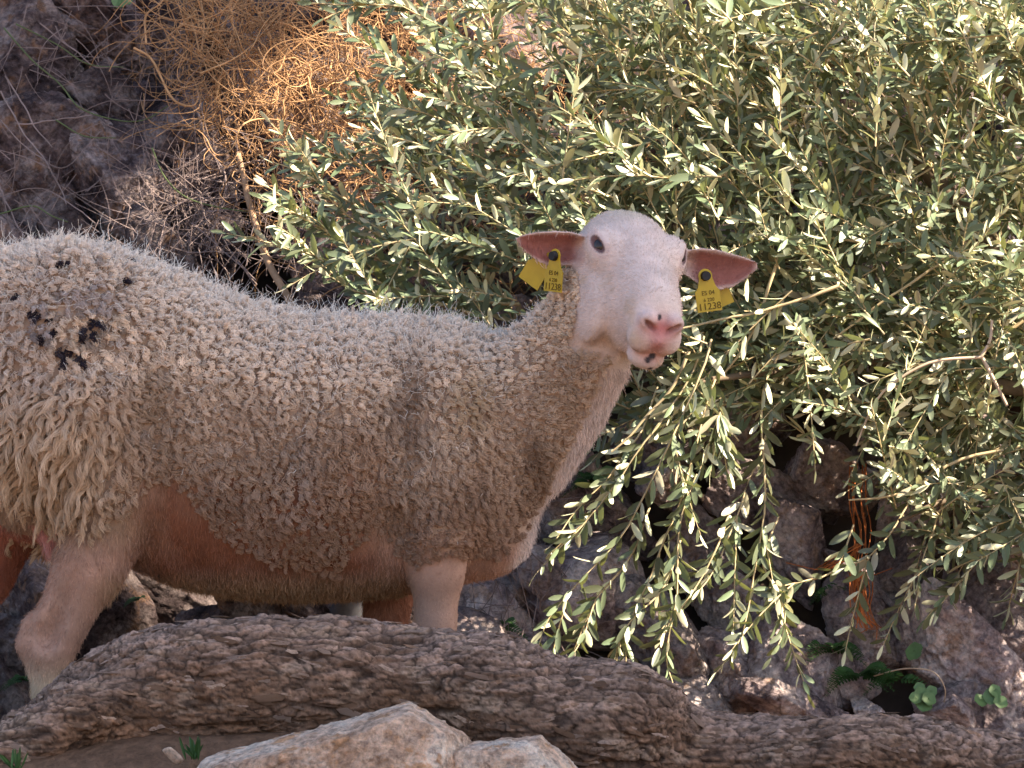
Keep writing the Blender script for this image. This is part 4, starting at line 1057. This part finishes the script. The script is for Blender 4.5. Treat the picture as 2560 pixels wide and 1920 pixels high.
    view = (cx > 20) & (cx < 2540) & (cy > 20) & (cy < 1880) & ~((cx > 1200) & (cx < 1720) & (cy > 520) & (cy < 1250)) & ~((cx < 1300) & (cy > 740))
    score = np.where(view, ln * np.sqrt(1 - np.minimum(ax[:, 1] ** 2, .99)) - pos[:, 1] * .03, -9); big = np.argsort(-score)[:300]
    bigset = np.zeros(len(pos), bool); bigset[big] = True
    for k, (v, f) in enumerate(protos):
        me = np_mesh('leaf', v, f, M['olive']); at = me.attributes.new('Rnd', 'FLOAT', 'POINT'); at.data.foreach_set('value', np.full(len(v), (k + .5) / 6, np.float32))
        for i in np.where(bigset & (kd == k))[0]:
            o = link('leaf', me, root); o.matrix_basis = Matrix([[*R[i, 0], pos[i, 0]], [*R[i, 1], pos[i, 1]], [*R[i, 2], pos[i, 2]], [0, 0, 0, 1]])
    VV = []; FF = []; RR = []; off = 0
    for k, (v, f) in enumerate(protos):
        i = np.where(~bigset & (kd == k))[0]
        w = np.einsum('nij,vj->nvi', R[i], v) + pos[i][:, None]; VV.append(w.reshape(-1, 3)); nv = len(v)
        FF.append((f[None] + (np.arange(len(i)) * nv)[:, None, None]).reshape(-1, 3) + off); off += len(i) * nv; RR.append(np.repeat(rg.uniform(0, 1, len(i)), nv))
    me = np_mesh('foliage', np.concatenate(VV), np.concatenate(FF), M['olive']); at = me.attributes.new('Rnd', 'FLOAT', 'POINT'); at.data.foreach_set('value', np.concatenate(RR).astype(np.float32))
    tag(link('foliage', me, root), kind='stuff')
    print('LEAVES', len(pos))
build_olive()

# ------------------------------------------------------------------ dry vines, stems, weeds
def wander(p, d, L, n, curl, rg, grav=0.0, fit=True):
    pts = [np.array(p, float)]; d = unit(np.array(d, float)); axis = unit(rg.normal(size=3)); st = L / (n - 1)
    for i in range(n - 1):
        axis = unit(axis + rg.normal(0, .35, 3)); d = unit(d + np.cross(axis, d) * curl * st + np.array([0, 0, -grav * st])); pts.append(pts[-1] + d * st)
    pts = np.array(pts)
    if fit: pts[:, 1] = np.clip(pts[:, 1], wall_y(pts[:, 2]) - .34, wall_y(pts[:, 2]) - .045)
    return pts

def build_vines():
    rg = np.random.default_rng(31)
    root = thing('dry_vine_tangle', W(700, 420, 1.0), 'tangle of curly orange-brown dead vines hanging over the rocks, caught by the sun', 'vine')
    lines = []
    def at(px, py, dy):
        y = .9
        for _ in range(5): y = wall_y(W(px, py, y)[2]) + dy
        return W(px, py, y)
    while len(lines) < 2100:
        k = rg.uniform()
        if k < .62: px, py = rg.normal(860, 230), rg.normal(180, 200)
        elif k < .80: px, py = rg.normal(560, 90), rg.normal(90, 130)
        else: px, py = rg.uniform(900, 1700), rg.uniform(150, 700)
        if px < 400 or py > 700 or py < -150 or (px < 640 and py > 120 + (px - 400) * 1.25): continue
        p = at(px, py, -rg.uniform(.05, .30) if k < .8 else -rg.uniform(.05, .14)); d = unit(rg.normal(0, 1, 3) * np.array([1, .35, 1]) + np.array([0, 0, -.3]))
        L = rg.uniform(.05, .22); n = 13; w = wander(p, d, L, n, rg.uniform(8, 42), rg); lines.append((w, np.linspace(1, .5, n) * rg.uniform(.0004, .0011)))
    for i in range(0, 45):
        px, py = rg.normal(700, 170), rg.normal(160, 150)
        if px < 380 or (px < 640 and py > 120 + (px - 400) * 1.3): px, py = 720, 120
        p = at(px, py, -rg.uniform(.18, .32)); w = wander(p, unit(rg.normal(0, 1, 3) * np.array([1, .3, 1]) + np.array([-.2, 0, -.5])), rg.uniform(.2, .4), 26, rg.uniform(6, 20), rg)
        link('vine_stem', tubes_mesh('vine_stem', [(w, np.linspace(.0014, .0007, 26))], M['vine'], 5), root)
    # named stems seen in the photograph
    for pts, r in (([(335, 120), (380, 150), (430, 245), (480, 265), (500, 240)], .0022), ([(365, 110), (365, 40), (400, 10), (420, -20)], .0018), ([(500, -10), (510, 60), (500, 130), (480, 60), (445, 70)], .0020), ([(580, 90), (555, 180), (540, 250)], .0020),
                   ([(600, -10), (560, 60), (525, 125)], .0018), ([(690, 240), (700, 330), (750, 430), (760, 490)], .0020), ([(760, 395), (820, 430), (900, 432)], .0018), ([(640, 20), (690, 120), (720, 200), (690, 330)], .0018),
                   ([(830, 150), (822, 200), (815, 300), (780, 360)], .0018), ([(790, 240), (860, 235), (920, 215)], .0020)):
        p = spline([at(a, b, -.22) for a, b in pts], 22); link('vine_stem', tubes_mesh('vine_stem', [(p, np.linspace(r, r * .7, 22))], M['vine'], 6), root)
    tag(link('fine_tangle', tubes_mesh('fine_tangle', lines, M['vine'], 4), root), kind='stuff')
    # dull stems on the shaded rocks and in the dark hollow
    r2 = thing('bramble_stems', W(350, 640, .9), 'thin grey-purple leafless bramble stems trailing over the shaded rocks', 'bramble')
    for pts, r in (([(480, 240), (510, 320), (520, 370), (560, 430), (565, 480)], .0022), ([(380, 420), (480, 445), (600, 455), (680, 440)], .0013), ([(0, 230), (60, 330), (110, 400), (150, 470), (165, 510)], .0014), ([(15, 190), (60, 270), (90, 320), (130, 370)], .0014),
                   ([(40, 310), (110, 305), (170, 295), (230, 290)], .0013), ([(480, 560), (540, 610), (600, 660), (640, 700)], .0014), ([(470, 635), (540, 630), (612, 630)], .0012), ([(470, 500), (560, 470), (640, 420), (720, 330)], .0012),
                   ([(440, 430), (520, 370), (560, 340)], .0012), ([(580, 120), (600, 250), (590, 350), (620, 450)], .0012), ([(60, 590), (0, 470), (-20, 380)], .0012), ([(0, 300), (80, 380), (160, 420), (250, 330)], .0011), ([(100, 60), (190, 130), (250, 170), (350, 140)], .0012),
                   ([(240, 560), (130, 480), (70, 470), (0, 490)], .0010), ([(400, 640), (410, 560), (440, 520), (490, 480)], .0011)):
        p = spline([at(a, b, -.16) for a, b in pts], 20); p += .003 * np.stack([fbm(p * 30 + q, 2, q) for q in range(3)], 1)
        link('stem', tubes_mesh('stem', [(p, np.linspace(r, r * .7, 20))], M['vine_grey'], 5), r2)
    fine = []
    for i in range(470):
        if i < 190: px, py = rg.uniform(450, 850), rg.uniform(380, 760)
        elif i < 330: px, py = rg.uniform(0, 480), rg.uniform(0, 640)
        else: px, py = rg.uniform(320, 560), rg.uniform(400, 640)
        w = wander(at(px, py, -rg.uniform(.05, .2)), unit(rg.normal(0, 1, 3) * np.array([1, .3, 1])), rg.uniform(.05, .16), 9, rg.uniform(2, 12), rg); fine.append((w, np.linspace(.0008, .0004, 9)))
    for i in range(90):
        px, py = rg.uniform(1180, 1420), rg.uniform(1250, 1620)
        w = wander(at(px, py, -rg.uniform(.04, .12)), unit(rg.normal(0, 1, 3) * np.array([1, .3, 1])), rg.uniform(.05, .14), 9, rg.uniform(2, 12), rg); fine.append((w, np.linspace(.0009, .0004, 9)))
    tag(link('fine_stems', tubes_mesh('fine_stems', fine, M['vine_grey'], 4), r2), kind='stuff')
    r3 = thing('trailing_green_stem', W(520, 500, .85), 'long thin dark-green stems curving across the shaded rocks', 'stem')
    for pts, r in (([(10, 70), (80, 150), (150, 210), (200, 270), (290, 300), (360, 300), (420, 265)], .0014), ([(380, 370), (410, 440), (460, 490), (530, 515), (620, 528), (700, 520)], .0015), ([(40, 60), (140, 110), (220, 160), (310, 168)], .0012),
                   ([(140, 300), (210, 340), (290, 345)], .0012), ([(0, 535), (80, 515), (130, 540), (170, 555)], .0014)):
        p = spline([at(a, b, -.19) for a, b in pts], 24); link('stem', tubes_mesh('stem', [(p, np.linspace(r, r * .6, 24))], M['vine_green'], 5), r3)
    # the broken brown stick
    p = spline([at(595, 385, -.20), at(625, 520, -.2), at(665, 640, -.2), at(740, 790, -.2)], 24); p += .003 * np.stack([fbm(p * 16 + q, 3, q) for q in range(3)], 1)
    v, q = tube_arrays(p, np.linspace(.0045, .0060, 24), 10)
    tag(link('dry_stick', np_mesh('dry_stick', v, q, mat_plain('stick_bark', (.30, .19, .12), .9, .1, .35, 60))), 'straight brown dead stick leaning in the dark hollow above the sheep', 'stick')
    # pale dead arching twig on the olive side
    r4 = thing('dead_twig', W(2140, 1115, .36), 'pale bare arching twig with a forked end beside the olive leaves', 'twig')
    for pts, a, b in (([(2140, 1115), (2180, 1020), (2230, 960), (2330, 905), (2452, 893)], .0014, .0026), ([(2452, 893), (2475, 850), (2480, 800)], .0026, .0022), ([(2455, 893), (2485, 950), (2518, 1015)], .0028, .0024), ([(2230, 960), (2250, 985), (2268, 1012)], .0014, .0008)):
        pp = spline([W(x, y, .34) for x, y in pts], 16); link('stem', tubes_mesh('stem', [(pp, np.linspace(a, b, 16))], M['straw'], 6), r4)
    # orange fibres hanging from the rocks
    r5 = thing('orange_dry_fern', at(2150, 1560, -.1), 'bright orange withered fern strands hanging over the stones', 'dead fern')
    ln = []
    for i in range(40):
        x0 = 2150 + rg.normal(0, 12); seg = (0, 0, 2, 0, 1)[i % 5]
        if seg == 0: pts = [(x0, 1430), (x0 + rg.normal(0, 6), 1480), (x0 + rg.normal(8, 8), 1530), (x0 + rg.normal(25, 10), 1570)]
        elif seg == 1: pts = [(x0, 1160), (x0 - 6 + rg.normal(0, 5), 1250), (x0 + 8 + rg.normal(0, 6), 1330), (x0 + rg.normal(0, 8), 1440)]
        else: pts = [(x0, 1360), (x0 - rg.uniform(10, 60), 1390), (x0 - rg.uniform(60, 110), 1425)]
        if rg.uniform() < .3: pts.append((pts[-1][0] + rg.normal(0, 45), pts[-1][1] + rg.uniform(-20, 50)))
        ln.append((spline([at(a, b, -.13 + rg.normal(0, .01)) for a, b in pts], 10), np.linspace(.0011, .0005, 10)))
    for l in ln[:14]: link('strand', tubes_mesh('strand', [l], M['twine'], 4), r5)
    tag(link('fibres', tubes_mesh('fibres', ln[14:], M['twine'], 4), r5), kind='stuff')
    # arched grass stalk
    p = spline([at(2185, 1690, -.08), at(2260, 1672, -.14), at(2330, 1678, -.16), at(2362, 1720, -.14), at(2358, 1770, -.08)], 24)
    tag(link('grass_stalk', tubes_mesh('grass_stalk', [(p, np.linspace(.0012, .0008, 24))], M['straw'], 5)), 'single pale dry grass stalk bent in an arch between the stones', 'grass stalk')
    return at
at = build_vines()

def leaf_quad(p, ax, nr, L, w, V, F):
    v, f = leaf_proto(3); v = v * np.array([1, w / .27, 1]); ax = unit(ax); z = unit(nr - ax * (nr @ ax)); R = np.stack([ax, np.cross(z, ax), z], 1) * L
    F.append(f + sum(len(a) for a in V)); V.append(v @ R.T + p)

def fern(px, py, label, fronds, L, seed, dy=-.06, mat='weed', group=None):
    rg = np.random.default_rng(seed); base = at(px, py, dy)
    r = thing('fern', base, label, 'fern', group)
    for k in range(fronds):
        g = rg.uniform(.15, math.pi - .15); d = np.array([math.cos(g), -.7 - rg.uniform(0, .4), math.sin(g) * .8]); d = unit(d); n = 12; Lf = L * rg.uniform(.7, 1.2)
        t = np.linspace(0, 1, n)[:, None]; pts = base + d * Lf * t + np.array([0, 0, -1]) * Lf * .5 * t ** 2
        V = []; F = []; tv, tq = tube_arrays(pts, np.linspace(.0009, .0004, n), 3); side = unit(np.cross(d, [0, -.5, 1]))
        for i in range(2, n):
            for sg in (-1, 1): leaf_quad(pts[i], side * sg + d * .5, np.array([0, -.6, .8]) + rg.normal(0, .15, 3), Lf * .26 * (1.15 - i / n), .34, V, F)
        tq3 = np.concatenate([tq[:, [0, 1, 2]], tq[:, [0, 2, 3]]]); off = sum(len(a) for a in V)
        link('frond', np_mesh('frond', np.concatenate(V + [tv]), np.concatenate(F + [tq3 + off]), M[mat]), r)
fern(2080, 1625, 'dark-green fern growing in the deep gap between two leaning stones', 9, .075, 1)
fern(2150, 1690, 'bushy green fern at the foot of the arched dry grass stalk', 11, .070, 2)
fern(2240, 1700, 'green fern beside the round-leaved pennywort', 9, .06, 3)
fern(2085, 1478, 'small green fern under the orange withered strands', 8, .045, 4)
fern(1480, 1210, 'green weed growing on the rocks just behind the sheep\'s chest', 12, .06, 5, -.10)
fern(1250, 1570, 'dark weed in the crevice next to the sheep\'s front legs', 9, .055, 6)
fern(600, 1535, 'small green weed between the stones under the sheep\'s belly', 8, .030, 7, -.375)
fern(1700, 1640, 'small weed low on the stones behind the drooping olive twigs', 6, .04, 8)
fern(345, 1500, 'tiny green weed beside the sheep\'s hind leg', 6, .024, 9, -.375)
fern(60, 1700, 'weed in the dark gap behind the sheep\'s hock', 8, .035, 10, -.375)

def pennywort(px, py, label, discs, seed, dy=-.07, r0=.012):
    rg = np.random.default_rng(seed); base = at(px, py, dy); r = thing('pennywort', base, label, 'plant')
    for (dx, dy2, s) in discs:
        c = at(px + dx, py + dy2, dy - .03 - rg.uniform(0, .01)); m = 14; a = np.linspace(0, 2 * math.pi, m, endpoint=False); rr = r0 * s * (1 + .08 * np.cos(a * 5))
        nz = unit(np.array([rg.normal(0, .3), -.9, .5 + rg.normal(0, .2)])); x = unit(np.cross(nz, [0, 0, 1])); y = np.cross(nz, x)
        v = np.vstack([c + np.cos(a)[:, None] * x * rr[:, None] + np.sin(a)[:, None] * y * rr[:, None], c - nz * r0 * .18 * s])
        st, sq = tube_arrays(spline([base, (base + c) / 2 + np.array([0, -.005, .004]), c], 6), np.full(6, .0007), 3)
        f = [[i, (i + 1) % m, m] for i in range(m)]; sq3 = np.concatenate([sq[:, [0, 1, 2]], sq[:, [0, 2, 3]]]) + m + 1
        link('leaf', np_mesh('leaf', np.vstack([v, st]), np.concatenate([np.array(f), sq3]), M['weed_pale']), r)
pennywort(2305, 1735, 'cluster of round pale-green pennywort leaves in a crevice', [(0, 0, 1), (18, 12, .9), (-16, 10, .8), (6, 26, 1), (-6, -16, .7), (24, -8, .7)], 1)
pennywort(2480, 1740, 'three folded pale-green pennywort leaves on top of a grey stone', [(0, 0, 1.1), (-28, 10, .9), (22, 14, .9), (8, -14, .8)], 2)
pennywort(2285, 1628, 'single round green leaf on the face of a pitted stone', [(0, 0, 1.2)], 3)
pennywort(1525, 1195, 'large oval dark-green leaf next to the sheep\'s chest', [(0, 0, 2.0)], 4, -.13)
pennywort(285, -5, 'green leaf cluster growing on top of the highest grey rock', [(0, 5, 1.3), (25, 0, 1.2), (-20, 2, 1.0), (12, 8, 1)], 5)

def tuft(px, py, y, label, seed, nb=16, L=.025):
    rg = np.random.default_rng(seed); b = W(px, py, y); V = []; F = []
    for k in range(nb):
        leaf_quad(b + rg.normal(0, .004, 3) * np.array([1, 1, .2]), np.array([rg.normal(0, .6), rg.normal(-.2, .4), 1]), np.array([0, -1, .3]), L * rg.uniform(.6, 1.2), .14, V, F)
    tag(link('grass_tuft', np_mesh('grass_tuft', np.concatenate(V), np.concatenate(F), M['weed'])), label, 'grass tuft')
tuft(490, 1900, -.58, 'small green grass tuft on the soil beside the pale peaked rock', 1)
tuft(45, 1925, -.66, 'green tuft below the split root end of the log', 2)

# grey sapling trunk seen between the belly and the front legs
p = spline([W(830, 1720, .215), W(850, 1600, .215), W(872, 1500, .215), W(890, 1380, .22), W(900, 1250, .23)], 30)
v, q = tube_arrays(p, np.linspace(.026, .018, 30), 20); nn = normals_of(v, q); v = v + nn * (.004 * fbm(v * 30, 4, 3))[:, None]
gt = thing('sapling', W(830, 1740, .215), 'smooth grey sapling stem standing just behind the sheep\'s front legs', 'sapling')
link('trunk', np_mesh('trunk', v, q, M['grey_trunk']), gt)
